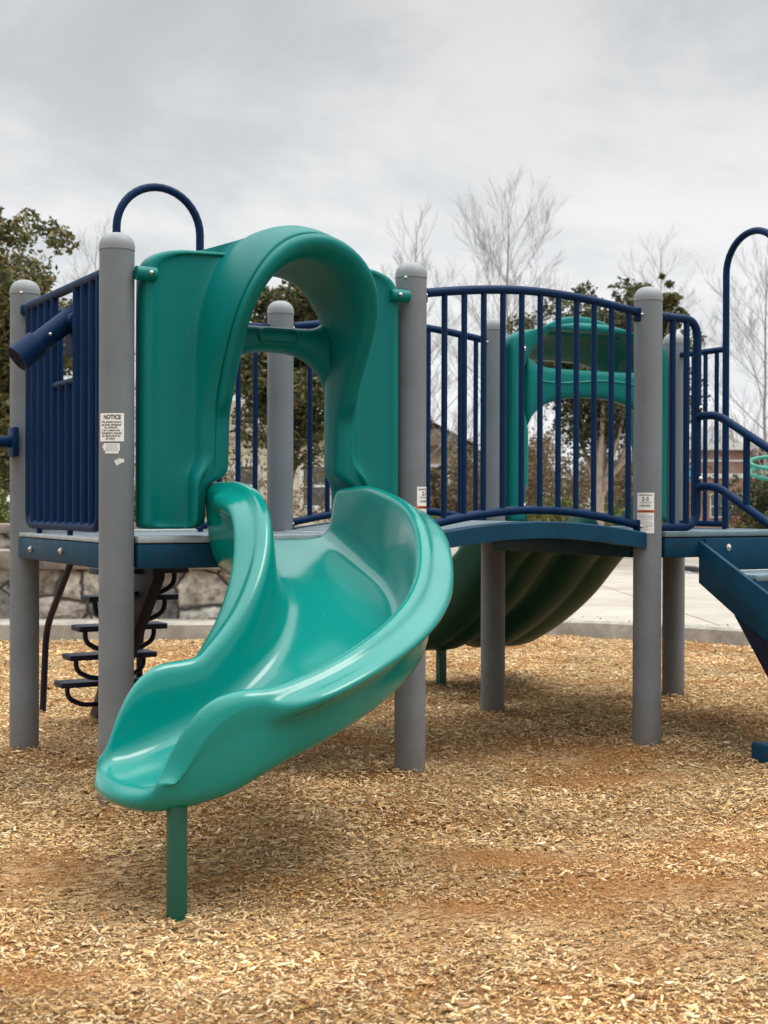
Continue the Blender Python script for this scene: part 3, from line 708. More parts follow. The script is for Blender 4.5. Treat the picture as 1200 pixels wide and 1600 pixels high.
    R(U(ho+.012*ks, 1.67, zk, zb, N, pw, lambda z: notch(z)*.5), lambda x, z: -.02)
    b = MB(); V = []; Fc = []; nr = len(ring)
    for r in ring: V += [(xc+x, yc+fac*y, z) for x, y, z in r]
    for i in range(nr):
        j = (i+1) % nr
        for k in range(N-1): Fc.append((i*N+k, i*N+k+1, j*N+k+1, j*N+k))
    Fc.append(tuple(i*N for i in range(nr))); Fc.append(tuple(i*N+N-1 for i in range(nr))[::-1])
    b.add(V, Fc); b.build('panel', M['green_hood'], root, subsurf=1, angle=180)
    # cross bar with arched underside
    n = 34; V = []; Fc = []; hb = ho+.03
    for i in range(n+1):
        x = -hb+2*hb*i/n; u = abs(x)/hb
        lo = 1.455+.205*math.sqrt(max(0, 1-u**2.6)); hi = 1.758+.07*u**8+(.055 if wide else 0)
        sec = [(-.045, lo+.02), (-.045, hi-.02), (-.03, hi), (.01, hi), (.045, hi-.010), (.066, (lo+hi)/2), (.045, lo+.01), (.0, lo), (-.03, lo)]
        V += [(xc+x, yc+fac*y, z) for y, z in sec]
    m_ = len(sec)
    for i in range(n):
        for k in range(m_): Fc.append((i*m_+k, i*m_+(k+1) % m_, (i+1)*m_+(k+1) % m_, (i+1)*m_+k))
    Fc += [tuple(range(m_)), tuple(n*m_+k for k in range(m_))]
    cb = MB().add(V, Fc).build('cross_bar', M['green_hood'], root, subsurf=1, angle=180)
    if not wide:
        ov = [(xc+.01+.055*math.copysign(min(1, abs(math.cos(t))*1.0), math.cos(t))+.03*math.copysign(1, math.cos(t))*0, 0, 0) for t in (0,)]
        def stadium(hw, r):
            o = []
            for t in np.linspace(-PI/2, PI/2, 9): o.append((hw+r*math.cos(t), r*math.sin(t)))
            for t in np.linspace(PI/2, 1.5*PI, 9): o.append((-hw+r*math.cos(t), r*math.sin(t)))
            return o
        e = MB().tube([(xc+.0+x, yc+fac*.065, 1.714+z) for x, z in stadium(.055, .027)], .0042, 8, closed=True); e.build('embossed_badge', M['green_hood'], root, angle=60)
        q = MB()
        for i in range(8): q.box((xc-.052+i*.0135, yc+fac*.065-.0025, 1.705), (xc-.043+i*.0135, yc+fac*.065+.0025, 1.723), .001)
    else:
        e = MB().tube([(xc+x, yc-fac*.045, 1.745+.012*math.sin(x*9+.6)) for x in np.linspace(-hb*.85, hb*.85, 40)], .005, 8); e.build('highlight_line', M['green_slide'], root, angle=60)  # edge highlight of the bar, drawn as a raised line in brighter green
    # brackets to the posts
    for sg in (-1, 1):
        x0 = xc+sg*(S/2-.05); x1 = xc+sg*.495; z = 1.907
        MB().tube([(x0, yc+fac*.060, z), (x1-sg*.006, yc+fac*.060, z), (x1-sg*.012, yc+fac*.060, z)], [.0255, .0255, .019], 16).build('bracket', M['green_hood'], root)
        bolts(root, [(x1+sg*.018, yc+fac*.084, z)], (0, fac, 0), .0085)
        if wide:
            bolts(root, [(xc+sg*.46, yc-fac*.056, 1.08), (xc+sg*.46, yc-fac*.056, 1.90)], (0, -fac, 0), .013)
    return root
hood(S/2, 0, -1, .215, 'slide_hood', 'green moulded hood with arched canopy over the curved slide', False)
hood(2.5*S, S, 1, .395, 'slide_hood', 'green moulded hood over the double slide behind the bridge', True)

# --- curved slide at the front
def section_slide(stations, T_of, B_of, parent, name, m, lip=.03, sub=1, endr=0.0):
    """stations: list of (origin, outward dir, forward dir, params)"""
    V = []; Fc = []; rows = []
    for si, (o, od, fd, prm) in enumerate(stations):
        T = T_of(prm); B = B_of(prm); loop = T + B[::-1]
        rows.append([o+od*a+Vector((0, 0, z))-fd*(endr*sm(prm[0], .72, 1)*min(1, abs(a)/.33)**2.2) for a, z in [(a_*(1-endr*1.15*max(0, (prm[0]-.86)/.14)**3), z_) for a_, z_ in loop]]); n = len(T)
    m_ = len(rows[0])
    for r in rows: V += r
    for i in range(len(rows)-1):
        for k in range(m_): Fc.append((i*m_+k, i*m_+(k+1) % m_, (i+1)*m_+(k+1) % m_, (i+1)*m_+k))
    # rounded end strips between top and bottom skins
    for ri, sgn in ((len(rows)-1, 1), (0, -1)):
        fd = stations[ri][2]; base = ri*m_; mid = len(V)
        for k in range(n): V.append((V[base+k]+V[base+m_-1-k])/2 + fd*(lip*(1-.30*min(1, abs(k-(n-1)/2)/((n-1)/2))**2) if sgn > 0 else -.004))
        for k in range(n-1):
            a, b_, c, d = base+k, base+k+1, base+m_-1-k-1, base+m_-1-k
            Fc.append((a, b_, mid+k+1, mid+k)); Fc.append((mid+k, mid+k+1, c, d))
        Fc.append((base, mid, base+m_-1)); Fc.append((base+n-1, base+n, mid+n-1))
    b = MB().add(V, Fc); return b.build(name, m, parent, subsurf=sub, angle=180)
sm_lin = lambda t: 1-(1-t)**1.1
SL = empty('curved_slide', (0, 0, 0), 0, PS); SL['label'] = 'glossy green slide curving down towards the viewer'
L0, RAD, TH, L1, WH = .371, .654, 1.506, .395, .250
KN = [0, .16, .32, .48, .64, .78, .90, .945, .972, .990, 1.0]
ZB = [.960, .863, .750, .622, .498, .395, .335, .321, .315, .313, .312]
ZI = [1.165, 1.160, 1.070, .907, .741, .622, .598, .560, .500, .425, .352]
ZO = [1.147, 1.150, 1.060, .853, .700, .594, .580, .555, .500, .422, .346]
tot = L0+RAD*TH+L1-.015; stations = []
NS = 50
for i in range(NS+1):
    u = (i/NS) if i < NS*.8 else .8+.2*sm_lin((i/NS-.8)/.2); q = u*tot; q1 = min(q, L0); q2 = min(max(q-L0, 0), RAD*TH); q3 = max(q-L0-RAD*TH, 0); al = q2/RAD
    x = S/2-RAD*(1-math.cos(al))-math.sin(al)*q3; y = -.05-q1-RAD*math.sin(al)-math.cos(al)*q3
    stations.append((Vector((x, y, 0)), Vector((math.cos(al), -math.sin(al), 0)), Vector((-math.sin(al), -math.cos(al), 0)), (u, cat_interp(KN, ZB, u), cat_interp(KN, ZI, u), cat_interp(KN, ZO, u))))
def side_T(u, zb, zc):
    H = max(.03, zc-zb); k = min(1, H/.2); wi = WH-.028; w = WH
    return [(.5*wi, zb), (.78*wi, zb+.006), (wi-.022, zb+.026*k+.004), (wi-.004, zb+.30*H), (wi+.004, zb+.72*H), (w-.012, zc-.014*k), (w+.006, zc-.001), (w+.028, zc-.004*k), (w+.043, zc-.018*k), (w+.049, zc-.033*k)]
def side_B(u, zb, zc):
    H = max(.03, zc-zb); k = min(1, H/.2); A = sm(u, .03, .16)*(1-sm(u, .74, .86)); w = WH; tb = .05+.085*(1-sm(u, .0, .30))+.016*sm(u, .80, 1)
    return [(.5*w, zb-tb), (.80*w, zb-tb+.004), (w+.004, zb-tb+.024), (w+.034, zb-.015), (w+.040, zb+.16*H), (w+.045, zb+.36*H), (w+.045, zc-min(.124, .48*H)), (w+.047+.054*A, zc-min(.106, .40*H)), (w+.050+.070*A, zc-min(.074, .31*H)), (w+.052+.056*A, zc-min(.042, .22*H))]
def T_of(p):
    u, zb, zi, zo = p
    return [(-a, z) for a, z in side_T(u, zb, zi)][::-1] + [(0, zb)] + side_T(u, zb, zo)
def B_of(p):
    u, zb, zi, zo = p; tb = .05+.085*(1-sm(u, .0, .30))+.016*sm(u, .80, 1)
    return [(-a, z) for a, z in side_B(u, zb, zi)][::-1] + [(0, zb-tb)] + side_B(u, zb, zo)
section_slide(stations, T_of, B_of, SL, 'chute', M['green_slide'], lip=.045, endr=.165)
MB().box((-.290, -1.305, -.3), (-.240, -1.267, .290), .006).build('support_leg', M['green_dark'], SL)

# --- double slide behind the bridge
DS = empty('double_slide', (0, 0, 0), 0, PS); DS['label'] = 'wide double green slide falling away behind the bridge, dark ribbed underside'
yb = [1.20, 1.30, 1.45, 1.72, 2.05, 2.35, 2.60]; zz = [.957, .935, .840, .612, .410, .285, .262]
stations = []
for i in range(25):
    y = 1.20+1.40*i/24; z = cat_interp(yb, zz, y); u = i/24
    stations.append((Vector((2.5*S, y, 0)), Vector((1, 0, 0)), Vector((0, 1, 0)), (u, z)))
def T2(p):
    u, z = p; h = .245*(1-sm(u, .55, 1)*.5); d = .115*(1-.4*sm(u, .3, .8))
    half = [(.03, z+d-.012), (.055, z+.02), (.11, z), (.24, z-.004), (.34, z+.006), (.385, z+.05), (.395, z+h*.7), (.41, z+h), (.435, z+h), (.455, z+h-.02)]
    half = [(a*1.12, q) for a, q in half]; return [(-a, q) for a, q in half][::-1]+[(0, z+d)]+half
def B2(p):
    u, z = p; h = .245*(1-sm(u, .55, 1)*.5); t = .05
    half = [(.03, z-t+.035), (.06, z-t), (.10, z-t-.03), (.20, z-t-.034), (.225, z-t+.0), (.25, z-t-.03), (.36, z-t-.03), (.43, z-t+.02), (.452, z+h*.55), (.465, z+h-.05)]
    half = [(a*1.12, q) for a, q in half]; return [(-a, q) for a, q in half][::-1]+[(0, z-t+.045)]+half
section_slide(stations, T2, B2, DS, 'chute', M['green_shaded'])
for x in (2.86, 3.29): MB().box((x-.025, 2.37, -.2), (x+.025, 2.42, .24), .006).build('support_leg', M['green_dark'], DS)

# ------------------------------------------------------------------ plants
def leaf_mesh(name, pts, size, cols, flat=.0, seed=0):
    """pts (n,3), one folded leaf quad each"""
    r = np.random.default_rng(seed); n = len(pts); L_ = size*r.uniform(.7, 1.3, n); W_ = L_*r.uniform(.38, .55, n)
    d = r.normal(0, 1, (n, 3)); d[:, 2] = d[:, 2]*.7+.15; d /= np.linalg.norm(d, axis=1)[:, None]
    e = np.cross(d, r.normal(0, 1, (n, 3))); e /= np.linalg.norm(e, axis=1)[:, None]
    p = np.asarray(pts); co = np.stack([p-d*L_[:, None]/2, p+e*W_[:, None]/2, p+d*L_[:, None]/2, p-e*W_[:, None]/2], 1).reshape(-1, 3).astype(np.float32)
    fc = np.arange(n*4, dtype=np.int32); me = bpy.data.meshes.new(name)
    me.vertices.add(n*4); me.vertices.foreach_set('co', co.ravel()); me.loops.add(n*4); me.loops.foreach_set('vertex_index', fc)
    me.polygons.add(n); me.polygons.foreach_set('loop_start', np.arange(0, n*4, 4, dtype=np.int32)); me.update(calc_edges=True)
    cols = np.asarray(cols); c = cols[r.integers(0, len(cols), n)]*r.uniform(.7, 1.3, (n, 1))
    cc = np.ones((n, 4, 4), np.float32); cc[:, :, :3] = c[:, None]; me.color_attributes.new('Col', 'FLOAT_COLOR', 'POINT').data.foreach_set('color', cc.ravel())
    me.materials.append(M['leaf']); return me
def branch_tree(b, p, d, length, r, depth, rnd, spread=.5, kids=(3, 5), up=.25, taper=.62, tips=None, seg=4):
    n = 4; pts = [Vector(p)]; q = Vector(p); dd = Vector(d).normalized()
    for i in range(n):
        dd = (dd+Vector((rnd.gauss(0, .09), rnd.gauss(0, .09), rnd.gauss(0, .05)+up*.12))).normalized(); q = q+dd*(length/n); pts.append(q.copy())
    rr = [r*(1-.62*i/n) for i in range(n+1)]
    b.tube(pts, rr, max(3, seg), caps=False)
    if tips is not None and depth <= 1: tips += pts[2:]
    if depth == 0: return
    k = rnd.randint(*kids)
    for i in range(k):
        t = .30+.68*(i+rnd.random()*.8)/k; t = min(.98, t); j = min(n-1, int(t*n)); f = t*n-j
        s_ = pts[j].lerp(pts[j+1], f); ax_ = (pts[j+1]-pts[j]).normalized()
        o = Vector((rnd.gauss(0, 1), rnd.gauss(0, 1), rnd.gauss(0, .35))); o = (o-ax_*o.dot(ax_)).normalized()
        nd = (ax_*math.cos(spread)+o*math.sin(spread)+Vector((0, 0, up))).normalized()
        branch_tree(b, s_, nd, length*taper*rnd.uniform(.75, 1.15), max(rr[j]*.52, .0026), depth-1, rnd, spread*rnd.uniform(.85, 1.15), kids, up, taper, tips, 3)

def bare_tree(name, label, X, Y, height, seed, m='twig', depth=4, width=.42, kids=(4, 5), trunk_r=None, group=None):
    root = empty(name, cf(X, Y, 0)); tag(root, label, 'tree', group)
    r = random.Random(seed); tr = trunk_r or height*.0085
    n = 12; pts = []; q = Vector((0, 0, -.2))
    for i in range(n+1): pts.append(Vector((r.gauss(0, .012)*height*.3*(i/n), r.gauss(0, .012)*height*.3*(i/n), -.2+(height+.2)*i/n)))
    rr = [tr*(1-.93*(i/n)**.8)+.004 for i in range(n+1)]
    MB().tube(pts, rr, 8).build('trunk', M[m], root, angle=90)
    cb = MB()
    nb = int(30)
    for i in range(nb):
        t = .18+.80*(i/nb)**.9; z = t*n; j = min(n-1, int(z)); p = pts[j].lerp(pts[j+1], z-j)
        a = i*2.4+r.uniform(-.4, .4); el = .55+.5*t
        L_ = height*width*(1-t*.72)*r.uniform(.7, 1.1); d = Vector((math.cos(a)*math.cos(el), math.sin(a)*math.cos(el), math.sin(el)))
        branch_tree(cb, p, d, L_, max(rr[j]*.40, .006), 3 if i < nb*.75 else 2, r, .50, kids, .20, .55)
    me = cb.mesh('crown', M[m], True, 180); link('crown', me, root)
    return root

def clump_tree(name, label, X, Y, z_lo, z_hi, rad, seed, cols, nleaf=9000, size=.11, trunk=True, cat='tree', bark='bark', group=None, sprigs=14, clumps=26):
    root = empty(name, cf(X, Y, 0)); tag(root, label, cat, group)
    r = np.random.default_rng(seed); rp = random.Random(seed); zc, hz = (z_lo+z_hi)/2, (z_hi-z_lo)/2
    C = []
    for i in range(clumps):
        d = r.normal(0, 1, 3); d /= np.linalg.norm(d); q = r.uniform(.25, .86)
        C.append((d[0]*rad*q, d[1]*rad*q, zc+d[2]*hz*q, rad*r.uniform(.20, .38)))
    for i in range(sprigs):
        a = r.uniform(0, 2*PI); el = r.uniform(-.1, 1.35); C.append((math.cos(a)*math.cos(el)*rad*1.0, math.sin(a)*math.cos(el)*rad*1.0, zc+math.sin(el)*hz*1.0, rad*r.uniform(.08, .18)))
    wts = np.array([c[3]**2 for c in C]); wts /= wts.sum(); ci = r.choice(len(C), nleaf, p=wts); Cn = np.array(C)[ci]
    d = r.normal(0, 1, (nleaf, 3)); d /= np.linalg.norm(d, axis=1)[:, None]; q = r.uniform(.35, 1.12, nleaf)**.6
    P = Cn[:, :3]+d*(Cn[:, 3]*q)[:, None]*np.array([1, 1, .85])
    P = P[P[:, 2] > max(.02, z_lo-.3)]
    lm = leaf_mesh('crown' if trunk else 'foliage', P, size, cols, seed=seed); link('crown' if trunk else 'foliage', lm, root)
    b = MB()
    if trunk:
        h = z_lo+hz*.6; pts = [Vector((0, 0, -.2)), Vector((rp.gauss(0, .04), 0, h*.4)), Vector((rp.gauss(0, .08), rp.gauss(0, .05), h))]
        b.tube(pts, [rad*.06+.02, rad*.048+.015, rad*.025+.01], 8)
        for c in C[:14]:
            s_ = pts[1].lerp(pts[2], rp.uniform(-.1, .95)); e = Vector(c[:3]); m_ = s_.lerp(e, .5)+Vector((0, 0, -.08*rad)); b.tube([s_, m_, e], [rad*.035, rad*.024, rad*.01], 5)
        b.build('trunk', M[bark], root, angle=90)
    else:
        for c in C[:12]: b.tube([Vector((0, 0, -.1)), Vector(c[:3])*.5+Vector((0, 0, .05)), Vector(c[:3])], [.014, .01, .005], 5)
        b.build('stem', M[bark], root, angle=90)
    return root
def twig_bush(name, label, X, Y, height, width, seed, m='twig_brown', leaves=None, group=None, stems=10):
    root = empty(name, cf(X, Y, 0)); tag(root, label, 'bush', group); r = random.Random(seed); b = MB(); tips = []
    for i in range(stems):
        a = r.uniform(0, 2*PI); lean = r.uniform(.05, .75)
        branch_tree(b, Vector((math.cos(a)*width*.2, math.sin(a)*width*.2, -.05)), Vector((math.cos(a)*lean*width/height, math.sin(a)*lean*width/height, 1)), height*r.uniform(.5, .8), .018, 3, r, .6, (3, 4), .1, .55, tips)
    b.build('twigs', M[m], root, angle=180)
    if leaves:
        P = np.array([tuple(t) for t in tips]); rr = np.random.default_rng(seed); P = P[rr.random(len(P)) < .9]; P = P+rr.normal(0, .05, P.shape)
        link('foliage', leaf_mesh('foliage', P, .09, leaves, seed=seed), root)
    return root
def px(x, y, Y): return (x-600)*Y/F_PX, CAM_H+(788-y)*Y/F_PX

BRONZE = [(.07, .085, .025), (.10, .105, .03), (.14, .095, .025), (.05, .065, .022), (.19, .14, .045), (.09, .10, .035), (.24, .20, .09), (.04, .05, .02)]
DARKG = [(.03, .045, .018), (.045, .058, .02), (.07, .075, .028), (.025, .034, .015), (.10, .09, .035), (.16, .15, .08)]
YELG = [(.16, .19, .035), (.20, .21, .05), (.11, .14, .03), (.25, .24, .08), (.08, .10, .025)]
X, zt = px(0, 325, 17); clump_tree('evergreen_tree', 'bushy bronze-green evergreen tree at the left behind the barrier', X, 17, .75, zt-.05, 1.30, 11, BRONZE, 42000, .08, clumps=70, sprigs=44)
X, zt = px(452, 446, 19); clump_tree('evergreen_tree', 'bronze-green evergreen tree seen through the near slide hood', X, 19, 1.62, zt-.05, 1.10, 12, BRONZE+DARKG, 24000, .085, sprigs=26, clumps=40)
X, zt = px(935, 448, 23); clump_tree('evergreen_tree', 'dark round evergreen tree with pale forked trunk behind the double slide', X, 23, 1.75, zt, 1.62, 13, DARKG, 24000, .10, bark='bark_pale', sprigs=24, clumps=34)
X, zt = px(1020, 424, 25); clump_tree('evergreen_tree', 'small bronze treetop rising just right of the dark round evergreen', X, 25, 3.3, zt, .55, 14, BRONZE, 2600, .11, sprigs=12, clumps=10)
X, zt = px(590, 600, 21); clump_tree('evergreen_tree', 'dark green evergreen half hidden behind the right side of the near hood', X, 21, 1.3, 3.0, .8, 15, DARKG, 6000, .11)
bare_specs = [
 (792, 322, 30, 3, 'tall bare pale-twigged tree rising above the middle of the bridge', .42),
 (648, 345, 33, 4, 'bare slender tree right behind the post left of the bridge', .30),
 (1030, 385, 38, 6, 'faint bare tree behind the labelled post', .32),
 (1195, 400, 27, 7, 'bare tree at the right edge behind the tall arch', .42),
 (150, 370, 34, 8, 'faint bare tree behind the left evergreen', .30),
]
for x, y, Y, sd_, lab, wd in bare_specs:
    X, zt = px(x, y, Y); bare_tree('bare_tree', lab, X, Y, zt, sd_, 'twig_pale', width=wd, kids=(5, 6) if sd_ == 3 else (4, 5), group='bare trees in the background')
twigs_ = [(372, 690, 24, 21, 'leafless brown bush in front of the cream house'), (720, 690, 27, 22, 'leafless brown bush behind the left half of the bridge railing'), (800, 680, 29, 23, 'leafless brown bush left of the pale forked trunk'),
          (880, 690, 28, 24, 'leafless brown bush behind the double slide hood'), (1010, 700, 30, 25, 'leafless brown bush behind the labelled post'), (214, 560, 22, 26, 'tall leafless bush between the front post and the hood'), (560, 690, 25, 28, 'leafless brown bush behind the far right side of the hood')]
for x, y, Y, sd_, lab in twigs_:
    X, zt = px(x, y, Y); twig_bush('bare_bush', lab, X, Y, zt, 1.5, sd_, leaves=[(.14, .10, .045), (.10, .085, .03), (.18, .12, .06)], group='leafless bushes in the background')
for i, (x, y, Y, rd, lab) in enumerate([(745, 700, 34, 1.0, 'brown dense shrub behind the left part of the bridge railing'), (850, 690, 33, 1.3, 'brown dense shrub behind the double slide hood'), (975, 700, 34, 1.2, 'brown dense shrub left of the labelled post'), (690, 730, 33, .8, 'brown dense shrub beside the tan gable house')]):
    X, zt = px(x, y, Y); clump_tree('brown_shrub', lab, X, Y, .3, zt, rd, 60+i, [(.12, .085, .045), (.16, .11, .06), (.09, .075, .035), (.07, .06, .03)], 5000, .11, False, 'shrub', 'twig', 'dense brown shrubs', 12, 20)
hedge = [(660, 778, 26, 'yellow-green shrub behind the left end of the bridge'), (838, 782, 25, 'yellow-green shrub left of centre under the double slide hood'), (880, 776, 26, 'yellow-green shrub beside the pale tree trunk'), (925, 780, 25, 'yellow-green shrub right of the pale tree trunk'), (985, 774, 26, 'yellow-green shrub touching the labelled post'), (1185, 808, 30, 'yellow-green shrub under the stair handrail at the right')]
for i, (x, y, Y, lab) in enumerate(hedge):
    X, zt = px(x, y, Y); clump_tree('green_shrub', lab, X, Y, .25, zt, .55, 40+i, YELG, 1500, .09, False, 'shrub', 'twig', 'low yellow-green shrubs', 8, 14)
X, zt = px(5, 742, 15.5); clump_tree('green_shrub', 'yellow-green shrub behind the wall at the left edge', X, 15.5, .6, zt, .55, 50, YELG, 2200, .07, False, 'shrub', 'twig', 'low yellow-green shrubs', 8, 14)
X, zt = px(216, 760, 15.5); clump_tree('green_shrub', 'yellow-green shrub seen between the front post and the hood', X, 15.5, .6, zt, .4, 51, YELG, 1500, .07, False, 'shrub', 'twig', 'low yellow-green shrubs', 8, 12)
X, zt = px(1192, 735, 24); clump_tree('dark_shrub', 'dark green bush below the teal hoop at the right edge', X, 24, .3, zt, .75, 52, DARKG, 3500, .09, False, 'shrub', 'twig')
X, zt = px(1205, 690, 31); clump_tree('rusty_shrub', 'rust-tinted shrub top above the teal hoop', X, 31, 1.7, zt, .5, 53, [(.22, .10, .04), (.16, .10, .04), (.12, .09, .04)], 1500, .10, True)
# distant tree line: one mass nobody could count
def treeline():
    r = random.Random(5); b = MB()
    for i in range(150):
        X = r.uniform(-40, 48); Y = r.uniform(62, 80); h = r.uniform(3.0, 6.5)
        w0 = cf(X, Y, 0); branch_tree(b, w0, Vector((r.gauss(0, .1), r.gauss(0, .1), 1)), h*.75, .09, 2, r, .6, (4, 6), .2, .6)
    o = b.build('distant_woods', M['twig_brown'], None, angle=180)
    tag(o, 'distant brown leafless woods along the horizon', 'woods', kind='stuff')
treeline()

# ------------------------------------------------------------------ buildings and small background things
def house(label, X, Y, w, depth, h, roof_h, wallm, wins, name='house', gable=True):
    root = empty(name, cf(X, Y, 0), -YAW); tag(root, label, 'house')
    MB().box((-w/2, 0, -.1), (w/2, depth, h), 0).build('wall', wallm, root)
    ov = .35; rb = MB()
    if gable:   # ridge parallel to the view
        V = [(-w/2-ov, -ov, h-.15), (0, -ov, h+roof_h), (w/2+ov, -ov, h-.15), (-w/2-ov, depth+ov, h-.15), (0, depth+ov, h+roof_h), (w/2+ov, depth+ov, h-.15)]
        rb.add(V, [(0, 1, 4, 3), (1, 2, 5, 4), (0, 3, 5, 2)]); g = MB().add([(-w/2, .002, h), (w/2, .002, h), (0, .002, h+roof_h-.22)], [(0, 1, 2)]); g.build('gable', wallm, root)
    else:
        V = [(-w/2-ov, -ov, h-.1), (w/2+ov, -ov, h-.1), (w/2+ov, depth/2, h+roof_h), (-w/2-ov, depth/2, h+roof_h), (-w/2-ov, depth+ov, h-.1), (w/2+ov, depth+ov, h-.1)]
        rb.add(V, [(0, 1, 2, 3), (3, 2, 5, 4), (0, 3, 4), (1, 5, 2), (0, 4, 5, 1)])
    rb.build('roof', M['roof'], root, smooth=False)
    for x, z, ww, hh in wins:
        f = MB()
        for lo, hi in (((x-ww/2-.09, -.05, z-hh/2-.09), (x+ww/2+.09, .0, z-hh/2)), ((x-ww/2-.09, -.05, z+hh/2), (x+ww/2+.09, .0, z+hh/2+.09)), ((x-ww/2-.09, -.05, z-hh/2), (x-ww/2, .0, z+hh/2)), ((x+ww/2, -.05, z-hh/2), (x+ww/2+.09, .0, z+hh/2)), ((x-ww/2, -.035, z-.03), (x+ww/2, -.004, z+.03))): f.box(lo, hi, 0)
        fo = f.build('window', M['window_white'], root)
        MB().box((x-ww/2, -.012, z-hh/2), (x+ww/2, -.003, z+hh/2), 0).build('pane', M['glass'], fo)
    return root
X, _ = px(395, 0, 36); house('cream clapboard house with white windows seen through the near hood', X, 36, 5.2, 7, 2.9, 1.1, M['siding'], [(-.95, 1.55, .55, 1.0), (-.20+.05, 1.55, .55, 1.0), (1.6, 1.55, .6, 1.0)], gable=False)
X, _ = px(628, 0, 40); house('tan house with a brown gable roof beside the post left of the bridge', X, 40, 3.6, 7, 2.9, 1.0, M['tan_wall'], [(1.0, 1.7, .55, .9), (-.6, 1.7, .55, .9)])
X, _ = px(500, 0, 46); house('tan house behind the dark evergreen, mostly hidden by the hood', X, 46, 5, 6, 2.3, .8, M['tan_wall'], [(0, 1.3, .7, .9)], gable=False)
bb = empty('brick_building', cf(21, 60, 0), -YAW); tag(bb, 'long low red brick building with pale bands behind the stairs', 'building')
MB().box((-9.5, 0, -.1), (14, 9, 3.45), 0).build('wall', M['brick'], bb)
MB().box((-9.7, -.25, 3.455), (14.2, 9.2, 3.75), 0).build('parapet', M['window_white'], bb)
for z in (2.95, 2.25): MB().box((-9.5, -.05, z), (14, -.003, z+(.09 if z > 2.5 else .2)), 0).build('pale_band', M['window_white'], bb)
for x in (-6.3, -4.4, -2.2, .6):
    f = MB()
    for z in (.55, 1.02, 1.55): f.box((x-.75, -.07, z), (x+.75, -.055, z+.05), 0)
    for q in (-.75, 0, .70): f.box((x+q, -.07, .6), (x+q+.05, -.055, 1.6), 0)
    fo = f.build('window', M['window_white'], bb); MB().box((x-.74, -.05, .56), (x+.74, -.004, 1.59), 0).build('pane', M['glass'], fo)
rf = empty('red_frame', cf(*px(1153, 0, 45)[:1], 45, 0), -YAW); tag(rf, 'small red metal frame in front of the brick building', 'frame')
MB().tube([(-.18, 0, -.1), (-.05, 0, 1.0), (.05, 0, 1.0), (.18, 0, -.1)], .045, 8).build('post', M['red'], rf); MB().tube([(-.13, 0, .45), (.13, 0, .45)], .035, 8).build('rail', M['red'], rf)

# teal double hoop of the neighbouring play piece
hp = empty('hoop_climber', cf(*px(1232, 0, 14)[:1], 14, 0), -YAW); tag(hp, 'teal double ring of another play piece at the right edge', 'play equipment')
for z in (1.50, 1.40):
    MB().tube([(.38*math.cos(t), .38*math.sin(t), z+.085*math.sin(t)) for t in np.linspace(0, 2*PI, 40, endpoint=False)], .020, 10, closed=True).build('ring', M['teal_metal'], hp, angle=60)
for t in np.linspace(0, 2*PI, 6, endpoint=False): MB().tube([(.38*math.cos(t+.4), .38*math.sin(t+.4), 1.40+.085*math.sin(t+.4)), (.38*math.cos(t+.4), .38*math.sin(t+.4), 1.50+.085*math.sin(t+.4))], .012, 8).build('spacer', M['teal_metal'], hp)
MB().tube([(.38, 0, -.2), (.38, 0, 1.52)], .035, 14).build('pole', M['teal_metal'], hp)
# small blue sign
bnX, bz = px(1076, 739, 30); bn = empty('blue_sign', cf(bnX, 30, .1), -YAW); tag(bn, 'small bright blue panel sign glimpsed between the right-hand rails', 'sign')
MB().box((-.17, -.03, bz-.1-.17), (.17, 0, bz-.1+.17), .02).build('panel', M['blue_bright'], bn); MB().tube([(0, .02, -.1), (0, .02, bz)], .02, 10).build('pole', M['blue_dark'], bn)
# shoes on the pavement
def shoe(x, y, rz, lab):
    o = empty('sneaker', (x, y, .121), rz); tag(o, lab, 'shoe', 'sneakers left on the pavement')
    V = []; Fc = []; n = 12
    for i in range(n+1):
        t = i/n; L_ = -.14+.28*t; w = .030+.018*math.sin(PI*min(1, t*1.15))+.006*t; w *= (1 if t < .9 else .75) * (.8 if t < .05 else 1); hh = .085-.045*sm(t, .3, .75)-(.012 if t > .93 else 0)
        for k in range(8): a = PI*k/7; V.append((L_, w*math.cos(a), .02+hh*math.sin(a)**.6))
    for i in range(n):
        for k in range(7): Fc.append((i*8+k, i*8+k+1, (i+1)*8+k+1, (i+1)*8+k))
    Fc += [tuple(range(8)), tuple(n*8+k for k in range(8))]
    MB().add(V, Fc).build('upper', M['black'], o, angle=60)
    sl = [(-.145, -.032), (-.15, 0), (-.145, .032), (-.05, .04), (.06, .05), (.12, .042), (.15, .015), (.15, -.015), (.12, -.042), (.06, -.05), (-.05, -.04)]
    MB().prism(sl, 2, 0, .028, .005).build('sole', M['shoe_white'], o)
w = cf(*px(1078, 0, 20)[:1], 20.0); shoe(w.x, w.y, .3, 'black sneaker with white sole lying on the pavement, nearer the grey post')
w = cf(*px(1092, 0, 19.8)[:1], 19.8); shoe(w.x, w.y, -.5, 'black sneaker with white sole lying on the pavement, nearer the stairs')

